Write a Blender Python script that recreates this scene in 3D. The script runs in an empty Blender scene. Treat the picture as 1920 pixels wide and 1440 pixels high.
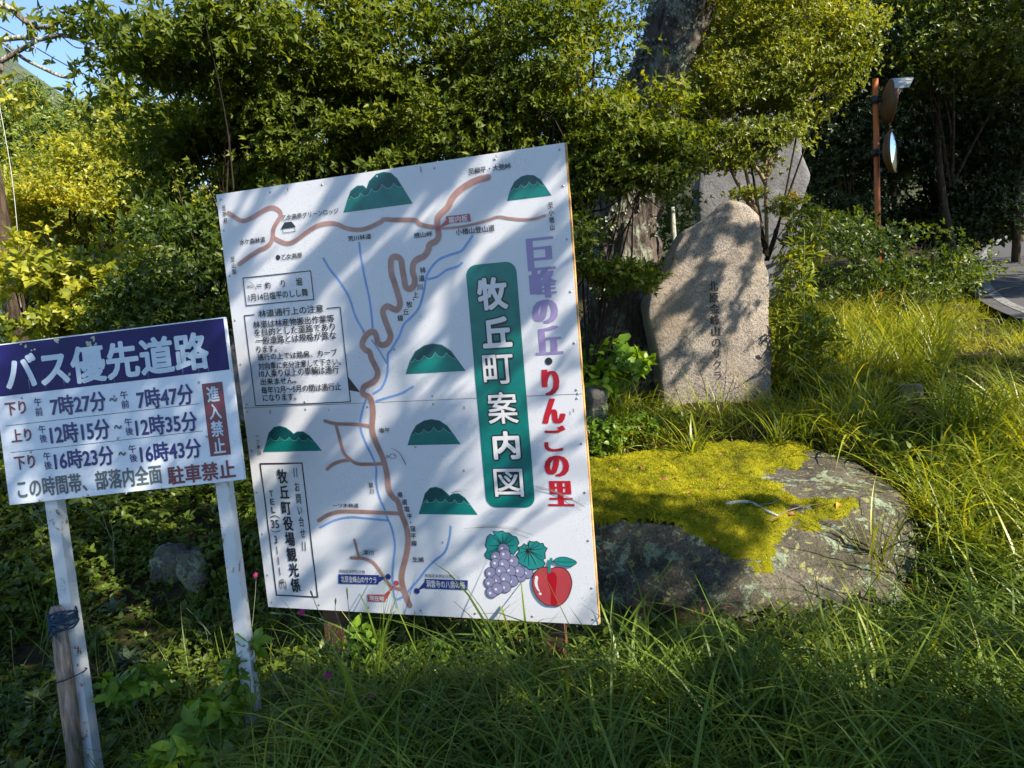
import bpy, bmesh, math, random
import numpy as np
from mathutils import Vector, Matrix, noise
from mathutils.bvhtree import BVHTree

SC = bpy.context.scene
COL = SC.collection
# ------------------------------------------------------------------ camera
FPX = 1300.0                         # focal length in photo pixels (1920 wide)
EYE = np.array([0.0, 0.0, 1.5])
_d = np.array([0.084, 0.990, 0.110]); _d /= np.linalg.norm(_d)      # "down" as the tilted camera sees it
_zc = np.array([0, 0, 1.0]); _Y = _zc - (_zc @ _d) * _d; _Y /= np.linalg.norm(_Y)
_Z = -_d; _X = np.cross(_Y, _Z)
R_CW = np.stack([_X, _Y, _Z])        # camera (x right, y down, z ahead) -> world
cam = bpy.data.cameras.new('camera'); cam.sensor_width = 36; cam.lens = FPX / 1920 * 36
cam.clip_start = 0.05; cam.clip_end = 3000
camo = bpy.data.objects.new('camera', cam); COL.objects.link(camo)
m = Matrix.Identity(4)
for i in range(3):
    m[i][0] = R_CW[i, 0]; m[i][1] = -R_CW[i, 1]; m[i][2] = -R_CW[i, 2]; m[i][3] = EYE[i]
camo.matrix_world = m
SC.camera = camo
# ------------------------------------------------------------------ light
SUN = np.array([0.655, -0.46, 0.60]); SUN /= np.linalg.norm(SUN)     # towards the sun
w = bpy.data.worlds.new("World"); SC.world = w; w.use_nodes = True
nt = w.node_tree; bg = nt.nodes['Background']
sky = nt.nodes.new('ShaderNodeTexSky'); sky.sky_type = 'NISHITA'; sky.sun_disc = False
sky.sun_elevation = math.asin(SUN[2]); sky.sun_rotation = math.atan2(SUN[0], SUN[1])
sky.altitude = 900; sky.air_density = 1.0; sky.dust_density = 0.0; sky.ozone_density = 3.0
nt.links.new(sky.outputs[0], bg.inputs[0]); bg.inputs[1].default_value = 0.097
sl = bpy.data.lights.new('sun', 'SUN'); sl.energy = 5.0; sl.angle = math.radians(0.5); sl.color = (1.0, 0.90, 0.74)
so = bpy.data.objects.new('sun', sl); COL.objects.link(so)
so.rotation_euler = Vector(SUN).to_track_quat('Z', 'Y').to_euler(); so.location = (6, -6, 12)
vs = SC.view_settings; vs.view_transform = 'Standard'; vs.look = 'None'; vs.exposure = 1.62; vs.gamma = 1.0; vs.use_curve_mapping = False
cy = SC.cycles; cy.max_bounces = 6; cy.diffuse_bounces = 3; cy.glossy_bounces = 2; cy.transmission_bounces = 3
cy.transparent_max_bounces = 4; cy.use_denoising = True; cy.caustics_reflective = False; cy.caustics_refractive = False
cy.sample_clamp_indirect = 4.0

rng = np.random.default_rng(11)
random.seed(5)
# ------------------------------------------------------------------ measuring helpers
def ray(px, py):
    v = R_CW @ np.array([(px - 960) / FPX, (py - 720) / FPX, 1.0]); return v
def at(px, py, Y):                   # point on that sight line at distance Y ahead
    v = ray(px, py); return EYE + v * (Y / v[1])
def unit(v):
    v = np.asarray(v, float); return v / np.maximum(np.linalg.norm(v, axis=-1, keepdims=True), 1e-9)
def sstep(a, b, x):
    t = np.clip((np.asarray(x) - a) / (b - a), 0, 1); return t * t * (3 - 2 * t)
_gy = [-400, 2.9, 3.4, 4.4, 5.2, 9, 12, 20, 34, 80, 900]
_gr = [0, 0, .09, .47, .66, 1.02, 1.38, 2.35, 3.3, 4.0, 4.0]
_gl = [0, 0, .10, .42, .55, .75, .9, 1.2, 1.5, 2.5, 2.5]
def gz(x, y):                        # ground height
    x = np.asarray(x, float); y = np.asarray(y, float)
    k = sstep(-1.5, 1.0, x)
    h = np.interp(y, _gy, _gr) * k + np.interp(y, _gy, _gl) * (1 - k)
    h = h - .26 * sstep(.8, 1.8, -x) * (1 - sstep(2.9, 4.3, y))
    h = h - .09 * np.exp(-((x - 1.0) / 1.1) ** 4 - ((y - 2.95) / .28) ** 2)
    return h + 0.02 * np.sin(x * 2.3 + 1) * np.sin(y * 2.9) + .012 * np.sin(x * 6.1 + y * 4.7)
# ------------------------------------------------------------------ object helpers
def tag(o, label=None, cat=None, group=None, kind=None):
    if label: o['label'] = label
    if cat: o['category'] = cat
    if group: o['group'] = group
    if kind: o['kind'] = kind
    return o
def empty(name, loc=(0, 0, 0)):
    o = bpy.data.objects.new(name, None); o.location = loc; o.empty_display_size = .1; COL.objects.link(o); return o
def mesh_obj(name, V, F, mat, parent=None, smooth=False, world=True):
    """V (n,3) world coordinates, F list/array of faces"""
    V = np.asarray(V, dtype=np.float64).reshape(-1, 3)
    if parent is not None and world: V = V - np.array(parent_origin(parent))
    me = bpy.data.meshes.new(name)
    if isinstance(F, np.ndarray):
        k = F.shape[1]; nf = F.shape[0]
        me.vertices.add(len(V)); me.vertices.foreach_set('co', V.astype(np.float32).ravel())
        me.loops.add(nf * k); me.loops.foreach_set('vertex_index', F.astype(np.int32).ravel())
        me.polygons.add(nf)
        me.polygons.foreach_set('loop_start', np.arange(0, nf * k, k, dtype=np.int32))
        try: me.polygons.foreach_set('loop_total', np.full(nf, k, dtype=np.int32))
        except Exception: pass
        me.update(calc_edges=True)
    else:
        me.from_pydata(V.tolist(), [], F); me.update()
    me.materials.append(mat)
    if smooth: me.polygons.foreach_set('use_smooth', np.ones(len(me.polygons), dtype=bool))
    o = bpy.data.objects.new(name, me); COL.objects.link(o)
    if parent is not None: o.parent = parent
    return o
def parent_origin(p):
    t = np.zeros(3)
    while p is not None: t = t + np.array(p.location); p = p.parent
    return t
class MB:
    """collects quads/tris/ngons"""
    def __init__(s): s.V = []; s.F = []; s.n = 0
    def add(s, V, F):
        V = np.asarray(V, float).reshape(-1, 3); s.V.append(V)
        s.F += [tuple(int(i) + s.n for i in f) for f in F]; s.n += len(V)
    def build(s, name, mat, parent=None, smooth=False):
        return mesh_obj(name, np.concatenate(s.V), s.F, mat, parent, smooth)
def tube(path, rad, sides=8, cap=True, wob=0.0):
    P = np.asarray(path, float); n = len(P); rad = np.broadcast_to(np.asarray(rad, float), (n,))
    T = np.gradient(P, axis=0); T = unit(T)
    ref = np.array([0, 0, 1.0]) if abs(T[0, 2]) < .9 else np.array([1.0, 0, 0])
    V = []
    u = unit(np.cross(T[0], ref))
    for i in range(n):
        u = unit(u - (u @ T[i]) * T[i]); v = np.cross(T[i], u)
        for j in range(sides):
            a = 2 * math.pi * j / sides; r = rad[i]
            if wob: r *= 1 + wob * noise.noise(Vector(P[i] * 3 + np.array([math.cos(a), math.sin(a), 0]) * 1.3))
            V.append(P[i] + r * (math.cos(a) * u + math.sin(a) * v))
    F = [(i * sides + j, i * sides + (j + 1) % sides, (i + 1) * sides + (j + 1) % sides, (i + 1) * sides + j) for i in range(n - 1) for j in range(sides)]
    if cap: F += [tuple(range(sides))[::-1], tuple((n - 1) * sides + j for j in range(sides))]
    return V, F
def spline(pts, n=8):                # Catmull-Rom through the points
    P = np.asarray(pts, float)
    if len(P) < 3: return P
    Q = np.vstack([2 * P[0] - P[1], P, 2 * P[-1] - P[-2]]); out = []
    for i in range(1, len(Q) - 2):
        for t in np.linspace(0, 1, n, endpoint=False):
            a, b, c, e = Q[i - 1], Q[i], Q[i + 1], Q[i + 2]
            out.append(.5 * (2 * b + (c - a) * t + (2 * a - 5 * b + 4 * c - e) * t * t + (3 * b - a - 3 * c + e) * t ** 3))
    out.append(P[-1]); return np.array(out)
def box(c, ax, half):                # oriented box: axes rows of ax
    c = np.asarray(c, float); V = []
    for sx in (-1, 1):
        for sy in (-1, 1):
            for sz in (-1, 1): V.append(c + sx * half[0] * ax[0] + sy * half[1] * ax[1] + sz * half[2] * ax[2])
    F = [(0, 1, 3, 2), (4, 6, 7, 5), (0, 4, 5, 1), (2, 3, 7, 6), (0, 2, 6, 4), (1, 5, 7, 3)]
    return V, F
# ------------------------------------------------------------------ materials
def new_mat(name):
    mt = bpy.data.materials.new(name); mt.use_nodes = True; n = mt.node_tree.nodes; l = mt.node_tree.links
    return mt, n, l, n['Principled BSDF']
def ramp(n, stops, interp='LINEAR'):
    r = n.new('ShaderNodeValToRGB'); r.color_ramp.interpolation = interp
    e = r.color_ramp.elements
    while len(e) < len(stops): e.new(.5)
    for k, (p, c) in enumerate(stops):
        e[k].position = p; e[k].color = (c[0], c[1], c[2], 1) if not isinstance(c, (int, float)) else (c, c, c, 1)
    return r
def noise_tex(n, l, scale, detail=4, rough=.6, dist=0, coord=None):
    t = n.new('ShaderNodeTexNoise'); t.inputs['Scale'].default_value = scale; t.inputs['Detail'].default_value = detail
    t.inputs['Roughness'].default_value = rough; t.inputs['Distortion'].default_value = dist
    if coord is not None: l.new(coord, t.inputs['Vector'])
    return t
def objco(n):
    return n.new('ShaderNodeTexCoord').outputs['Object']
def mixc(n, l, fac, a, b, mode='MIX'):
    x = n.new('ShaderNodeMix'); x.data_type = 'RGBA'; x.blend_type = mode
    for s, v in ((x.inputs[0], fac), (x.inputs[6], a), (x.inputs[7], b)):
        if hasattr(v, 'links'): l.new(v, s)
        else: s.default_value = v if isinstance(v, (int, float)) else (*v[:3], 1)
    return x.outputs[2]
def leaf_mat(name, cols, trans=.4, tcol=None, rough=.42, spec=.35, clump=1.2, rnd=.55):
    mt, n, l, p = new_mat(name)
    g = n.new('ShaderNodeNewGeometry')
    k = len(cols); r = ramp(n, [((i + .0) / max(k - 1, 1), c) for i, c in enumerate(cols)])
    co = objco(n); t = noise_tex(n, l, clump, 3, .6, 0, co)
    ma = n.new('ShaderNodeMath'); ma.operation = 'MULTIPLY_ADD'; ma.inputs[1].default_value = rnd
    l.new(g.outputs['Random Per Island'], ma.inputs[0])
    ms = n.new('ShaderNodeMapRange'); ms.inputs[1].default_value = .35; ms.inputs[2].default_value = .65; ms.inputs[3].default_value = 0; ms.inputs[4].default_value = 1 - rnd
    l.new(t.outputs[0], ms.inputs[0]); l.new(ms.outputs[0], ma.inputs[2]); l.new(ma.outputs[0], r.inputs[0])
    l.new(r.outputs[0], p.inputs['Base Color']); p.inputs['Roughness'].default_value = rough
    p.inputs['Specular IOR Level'].default_value = spec
    tr = n.new('ShaderNodeBsdfTranslucent')
    hs = mixc(n, l, 1.0, r.outputs[0], tcol or (1.9, 1.7, .6), 'MULTIPLY'); l.new(hs, tr.inputs[0])
    mx = n.new('ShaderNodeMixShader'); mx.inputs[0].default_value = trans
    l.new(p.outputs[0], mx.inputs[1]); l.new(tr.outputs[0], mx.inputs[2]); l.new(mx.outputs[0], n['Material Output'].inputs[0])
    return mt
def plain(name, col, rough=.6, spec=.4, metal=0, var=.0, vscale=20, bump=0, bscale=80):
    mt, n, l, p = new_mat(name); p.inputs['Roughness'].default_value = rough; p.inputs['Specular IOR Level'].default_value = spec
    p.inputs['Metallic'].default_value = metal; co = objco(n)
    if var:
        t = noise_tex(n, l, vscale, 5, .65, 0, co)
        r = ramp(n, [(.3, [c * (1 - var) for c in col]), (.7, [min(1, c * (1 + var)) for c in col])]); l.new(t.outputs[0], r.inputs[0]); l.new(r.outputs[0], p.inputs['Base Color'])
    else: p.inputs['Base Color'].default_value = (*col, 1)
    if bump:
        t = noise_tex(n, l, bscale, 6, .7, 0, co); b = n.new('ShaderNodeBump'); b.inputs['Strength'].default_value = bump; b.inputs['Distance'].default_value = .01
        l.new(t.outputs[0], b.inputs['Height']); l.new(b.outputs[0], p.inputs['Normal'])
    return mt
M = {}
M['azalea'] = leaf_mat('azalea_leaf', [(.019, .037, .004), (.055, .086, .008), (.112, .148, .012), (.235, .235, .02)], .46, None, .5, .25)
M['azalea_dark'] = leaf_mat('azalea_dark_leaf', [(.016, .034, .006), (.034, .062, .008), (.065, .10, .011), (.13, .15, .016)])  # darker copy of the azalea leaf, shade of the shadowed bushes put into its colour
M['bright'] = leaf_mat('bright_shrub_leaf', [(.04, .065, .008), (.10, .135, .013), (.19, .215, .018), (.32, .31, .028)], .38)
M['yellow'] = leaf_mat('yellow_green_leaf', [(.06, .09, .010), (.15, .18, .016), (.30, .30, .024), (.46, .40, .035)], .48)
M['conifer'] = leaf_mat('conifer_needle', [(.06, .095, .022), (.10, .15, .03), (.16, .21, .04), (.21, .25, .045)], .3)
M['forest'] = leaf_mat('dark_forest_leaf', [(.008, .017, .005), (.015, .030, .006), (.028, .046, .008), (.05, .068, .010)], .3)  # leaf colour lowered so the wood looks deep in shade
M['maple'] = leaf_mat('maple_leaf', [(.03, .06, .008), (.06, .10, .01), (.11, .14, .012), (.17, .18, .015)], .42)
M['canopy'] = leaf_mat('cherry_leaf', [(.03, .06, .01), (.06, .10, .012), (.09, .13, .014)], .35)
M['broad'] = leaf_mat('broad_leaf', [(.05, .11, .01), (.09, .17, .014), (.14, .23, .018), (.18, .27, .02)], .4)
M['weed'] = leaf_mat('weed_leaf', [(.030, .052, .008), (.058, .09, .012), (.09, .13, .015), (.14, .18, .02)], .35)
M['silver'] = leaf_mat('silver_leaf', [(.06, .09, .05), (.10, .14, .085), (.15, .185, .13)], .2, (1, 1, 1), .8, .1)
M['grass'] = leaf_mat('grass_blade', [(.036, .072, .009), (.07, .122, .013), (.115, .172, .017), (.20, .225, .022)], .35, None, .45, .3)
M['grass_y'] = leaf_mat('sunny_grass_blade', [(.08, .12, .010), (.16, .20, .014), (.26, .27, .02), (.40, .33, .035)], .38, None, .4, .35)  # brighter copy of the grass blade, sunshine put into its colour
M['straw'] = leaf_mat('dry_straw', [(.07, .042, .015), (.10, .066, .024), (.135, .095, .036)], .25, (1, .9, .6), 1.0, .0)
M['moss'] = leaf_mat('moss_tuft', [(.055, .06, .008), (.15, .175, .007), (.35, .335, .010), (.52, .47, .02)], .3, (1.3, 1.2, .5), .7, .15, 4.5, .35)
M['dead_leaf'] = leaf_mat('dead_leaf', [(.12, .035, .02), (.2, .07, .035), (.28, .12, .05), (.22, .05, .03)], .25, (1.3, 1, .7), .6)
M['orange_leaf'] = plain('orange_leaf', (.55, .2, .03), .6, .2, 0, .2, 40)
M['magenta'] = plain('magenta_petal', (.20, .005, .075), .6, .2)
M['stem_green'] = plain('green_stem', (.08, .12, .03), .6, .2, 0, .3, 30)
M['stem_silver'] = plain('silver_stem', (.12, .145, .085), .8, .1, 0, .2, 30)
M['twig'] = plain('twig_bark', (.022, .016, .011), .85, .2, 0, .4, 60)
M['twig_pale'] = plain('pale_stem_bark', (.17, .12, .075), .8, .2, 0, .3, 50)
M['lichen_twig'] = plain('lichen_twig', (.34, .36, .29), .9, .1, 0, .5, 120, .8, 200)
M['white_paint'] = plain('white_paint', (.75, .77, .80), .35, .5, 0, .03, 6)

def bark_mat(name, dark, mid, lich, lichamt, scale=14):
    mt, n, l, p = new_mat(name); co = objco(n)
    mp = n.new('ShaderNodeMapping'); mp.inputs['Scale'].default_value = (1, 1, .3); l.new(co, mp.inputs[0])
    t = noise_tex(n, l, scale, 8, .75, .6, mp.outputs[0]); v = n.new('ShaderNodeTexVoronoi'); v.inputs['Scale'].default_value = scale * 1.6; l.new(mp.outputs[0], v.inputs['Vector'])
    r = ramp(n, [(.35, dark), (.62, mid)]); l.new(t.outputs[0], r.inputs[0])
    t2 = noise_tex(n, l, 3.2, 9, .72, .3, co); r2 = ramp(n, [(lichamt, 0.0), (lichamt + .06, 1.0)]); l.new(t2.outputs[0], r2.inputs[0])
    t3 = noise_tex(n, l, 60, 3, .6, 0, co); r3 = ramp(n, [(.35, [c * .55 for c in lich]), (.6, lich)]); l.new(t3.outputs[0], r3.inputs[0])
    l.new(mixc(n, l, r2.outputs[0], r.outputs[0], r3.outputs[0]), p.inputs['Base Color']); p.inputs['Roughness'].default_value = .9
    p.inputs['Specular IOR Level'].default_value = .2
    b = n.new('ShaderNodeBump'); b.inputs['Strength'].default_value = 1; b.inputs['Distance'].default_value = .03
    ad = n.new('ShaderNodeMath'); ad.operation = 'ADD'; l.new(t.outputs[0], ad.inputs[0]); l.new(v.outputs['Distance'], ad.inputs[1])
    l.new(ad.outputs[0], b.inputs['Height']); l.new(b.outputs[0], p.inputs['Normal'])
    return mt
M['cherry_bark'] = bark_mat('cherry_bark', (.022, .017, .014), (.12, .098, .082), (.23, .245, .19), .52, 18)
M['dark_bark'] = bark_mat('dark_bark', (.025, .018, .012), (.08, .055, .035), (.2, .22, .15), .62)

def stone_mat(name, a, b, spk, spscale, lich=None, lamt=.6, stain=None, rough=.85, bump=.4, lscale=5, darklow=None):
    mt, n, l, p = new_mat(name); co = objco(n)
    t = noise_tex(n, l, 4, 8, .65, .2, co); r = ramp(n, [(.35, a), (.65, b)]); l.new(t.outputs[0], r.inputs[0]); c = r.outputs[0]
    s = noise_tex(n, l, spscale, 2, .5, 0, co); rs = ramp(n, [(.36, [x * spk for x in (1, 1, 1)]), (.52, (1, 1, 1))]); l.new(s.outputs[0], rs.inputs[0])
    c = mixc(n, l, 1.0, c, rs.outputs[0], 'MULTIPLY')
    if stain:
        t4 = noise_tex(n, l, 2.2, 5, .6, .4, co); r4 = ramp(n, [(.5, 0.), (.7, .75)]); l.new(t4.outputs[0], r4.inputs[0]); c = mixc(n, l, r4.outputs[0], c, stain)
    if lich:
        for q, (sc, off) in enumerate(((lscale, 0), (lscale * 2.7, .02))):
            t2 = noise_tex(n, l, sc, 7, .7, .5, co); r2 = ramp(n, [(lamt + off, 0.), (lamt + off + .03, 1.)]); l.new(t2.outputs[0], r2.inputs[0])
            t3 = noise_tex(n, l, 90, 3, .6, 0, co); r3 = ramp(n, [(.35, [x * .5 for x in lich[q]]), (.6, lich[q])]); l.new(t3.outputs[0], r3.inputs[0])
            c = mixc(n, l, r2.outputs[0], c, r3.outputs[0])
    l.new(c, p.inputs['Base Color']); p.inputs['Roughness'].default_value = rough; p.inputs['Specular IOR Level'].default_value = .25
    bt = noise_tex(n, l, 25, 10, .75, 0, co); bb = n.new('ShaderNodeBump'); bb.inputs['Strength'].default_value = bump; bb.inputs['Distance'].default_value = .03
    l.new(bt.outputs[0], bb.inputs['Height']); l.new(bb.outputs[0], p.inputs['Normal'])
    return mt
M['granite'] = stone_mat('monument_granite', (.20, .17, .145), (.32, .28, .235), .45, 95, ((.16, .165, .13), (.24, .24, .20)), .64, (.22, .165, .11), .85, .8, 3)
M['slab'] = stone_mat('slab_stone', (.10, .10, .11), (.17, .17, .18), .75, 70, ((.16, .17, .13), (.19, .19, .16)), .62, (.07, .066, .06), .8, .6, 3)
M['boulder'] = stone_mat('boulder_stone', (.045, .041, .034), (.165, .145, .11), .5, 90, ((.26, .32, .22), (.30, .30, .12)), .555, (.06, .055, .03), .9, 1.0, 9)
M['oldrock'] = stone_mat('mossy_rock', (.06, .055, .05), (.16, .15, .13), .6, 80, ((.24, .27, .18), (.12, .14, .03)), .54, None, .9, .9)
M['darkpost'] = stone_mat('dark_stone', (.03, .03, .03), (.06, .06, .055), .7, 90, None)
M['log'] = stone_mat('rotten_log', (.07, .04, .025), (.17, .10, .06), .6, 60, ((.36, .38, .28), (.3, .32, .2)), .52, None, .95, .9)

# ------------------------------------------------------------------ the setting: ground, road, hills
def axis(lo, hi, step, far):
    a = list(np.arange(lo, hi, step)); x = hi; s = step
    while x < far: a.append(x); s *= 1.35; x += s
    a.append(far); x = lo - step; s = step; b = []
    while x > -far: b.append(x); s *= 1.35; x -= s
    b.append(-far); return np.array(b[::-1] + a)
gxs = axis(-4, 7, .09, 1200); gys = axis(1.2, 11, .09, 1200)
GX, GY = np.meshgrid(gxs, gys); GZ = gz(GX, GY)
for arr_s, amp in ((1.7, .02), (5.1, .012)):
    GZ += amp * np.sin(GX * arr_s * 3 + 2 * np.sin(GY * arr_s)) * np.cos(GY * arr_s * 2.3 + np.sin(GX * arr_s * 1.9)) * (np.abs(GX) < 9)
nx, ny = len(gxs), len(gys)
ii = np.arange((ny - 1) * (nx - 1)); r_, c_ = ii // (nx - 1), ii % (nx - 1)
GF = np.stack([r_ * nx + c_, r_ * nx + c_ + 1, (r_ + 1) * nx + c_ + 1, (r_ + 1) * nx + c_], 1)
mt, n, l, p = new_mat('soil'); co = objco(n)
t = noise_tex(n, l, 9, 9, .7, .3, co); r = ramp(n, [(.3, (.02, .014, .008)), (.5, (.05, .036, .02)), (.62, (.035, .045, .012)), (.75, (.11, .07, .04))]); l.new(t.outputs[0], r.inputs[0])
l.new(r.outputs[0], p.inputs['Base Color']); p.inputs['Roughness'].default_value = 1; p.inputs['Specular IOR Level'].default_value = .1
b = n.new('ShaderNodeBump'); b.inputs['Distance'].default_value = .04; t2 = noise_tex(n, l, 40, 8, .8, 0, co); l.new(t2.outputs[0], b.inputs['Height']); l.new(b.outputs[0], p.inputs['Normal'])
tag(mesh_obj('ground', np.stack([GX, GY, GZ], 2).reshape(-1, 3), GF, mt, None, True), kind='structure')

def strip(pts, w0, w1, lift, name, mat):
    P = spline(pts, 10); T = unit(np.gradient(P, axis=0)); N = np.stack([T[:, 1], -T[:, 0]], 1)
    V = []; F = []; k = 7
    for i in range(len(P)):
        for j in range(k):
            q = P[i] + N[i] * (w0 + (w1 - w0) * j / (k - 1)); V.append((q[0], q[1], ROADZ(q[0], q[1]) + lift))
    for i in range(len(P) - 1):
        for j in range(k - 1): F.append((i * k + j, i * k + j + 1, (i + 1) * k + j + 1, (i + 1) * k + j))
    return tag(mesh_obj(name, V, F, mat, None, True), kind='structure')
def ROADZ(x, y): return float(np.interp(y, _gy, _gr)) + .07
road_edge = [(4.6, -14), (4.55, -4), (4.5, 2), (4.7, 5), (5.5, 7.6), (6.45, 9.6), (7.95, 12), (10.9, 16), (14.9, 20.5), (22, 27), (34, 36)]
mt, n, l, p = new_mat('asphalt'); co = objco(n); t = noise_tex(n, l, 120, 4, .7, 0, co); r = ramp(n, [(.35, (.045, .045, .05)), (.65, (.09, .09, .096))]); l.new(t.outputs[0], r.inputs[0]); l.new(r.outputs[0], p.inputs['Base Color']); p.inputs['Roughness'].default_value = .95; p.inputs['Specular IOR Level'].default_value = .1
strip(road_edge, 0, 4.6, 0, 'road', mt)
mt, n, l, p = new_mat('worn_line_paint'); co = objco(n); t = noise_tex(n, l, 22, 6, .75, 0, co); r = ramp(n, [(.42, (.07, .07, .07)), (.56, (.20, .20, .195))]); l.new(t.outputs[0], r.inputs[0]); l.new(r.outputs[0], p.inputs['Base Color']); p.inputs['Roughness'].default_value = .8
strip(road_edge, .16, .28, .005, 'road_line', mt)

def hill(name, x0, x1, y0, hfun, mat, step, depth):
    xs = np.arange(x0, x1 + step, step); ks = np.linspace(0, 1, 26)
    V = []; F = []
    for k in ks:
        for x in xs:
            h = hfun(x) * math.sin(k * math.pi / 2) ** 1.1
            y = y0 + depth * k
            V.append((x, y, h + step * .5 * noise.fractal(Vector((x / step / 3, y / step / 3, 1.7)), 1.0, 2.0, 4) * min(1, k * 5) - 1))
    nn = len(xs)
    for i in range(len(ks) - 1):
        for j in range(nn - 1): F.append((i * nn + j, i * nn + j + 1, (i + 1) * nn + j + 1, (i + 1) * nn + j))
    return tag(mesh_obj(name, V, F, mat, None, True), kind='structure')
mt, n, l, p = new_mat('far_wooded_hill'); co = objco(n); t = noise_tex(n, l, .09, 8, .75, 0, co); r = ramp(n, [(.35, (.045, .075, .05)), (.6, (.12, .16, .09))]); l.new(t.outputs[0], r.inputs[0]); l.new(r.outputs[0], p.inputs['Base Color']); p.inputs['Roughness'].default_value = 1  # grey-green tint stands in for haze over the distance
b = n.new('ShaderNodeBump'); b.inputs['Distance'].default_value = 12; l.new(t.outputs[0], b.inputs['Height']); l.new(b.outputs[0], p.inputs['Normal'])
hill('distant_hill', -900, 300, 380, lambda x: 40 + 275 * math.exp(-((x + 520) / 220) ** 2) + 40 * math.exp(-((x + 40) / 200) ** 2), mt, 12, 260)
mt, n, l, p = new_mat('forest_slope_soil'); co = objco(n); t = noise_tex(n, l, .8, 8, .75, 0, co); r = ramp(n, [(.35, (.012, .016, .006)), (.65, (.035, .045, .014))]); l.new(t.outputs[0], r.inputs[0]); l.new(r.outputs[0], p.inputs['Base Color']); p.inputs['Roughness'].default_value = 1
hill('wooded_slope', -2, 70, 21, lambda x: 3 + 14 * sstep(-1, 10, x), mt, 1.2, 26)

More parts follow.
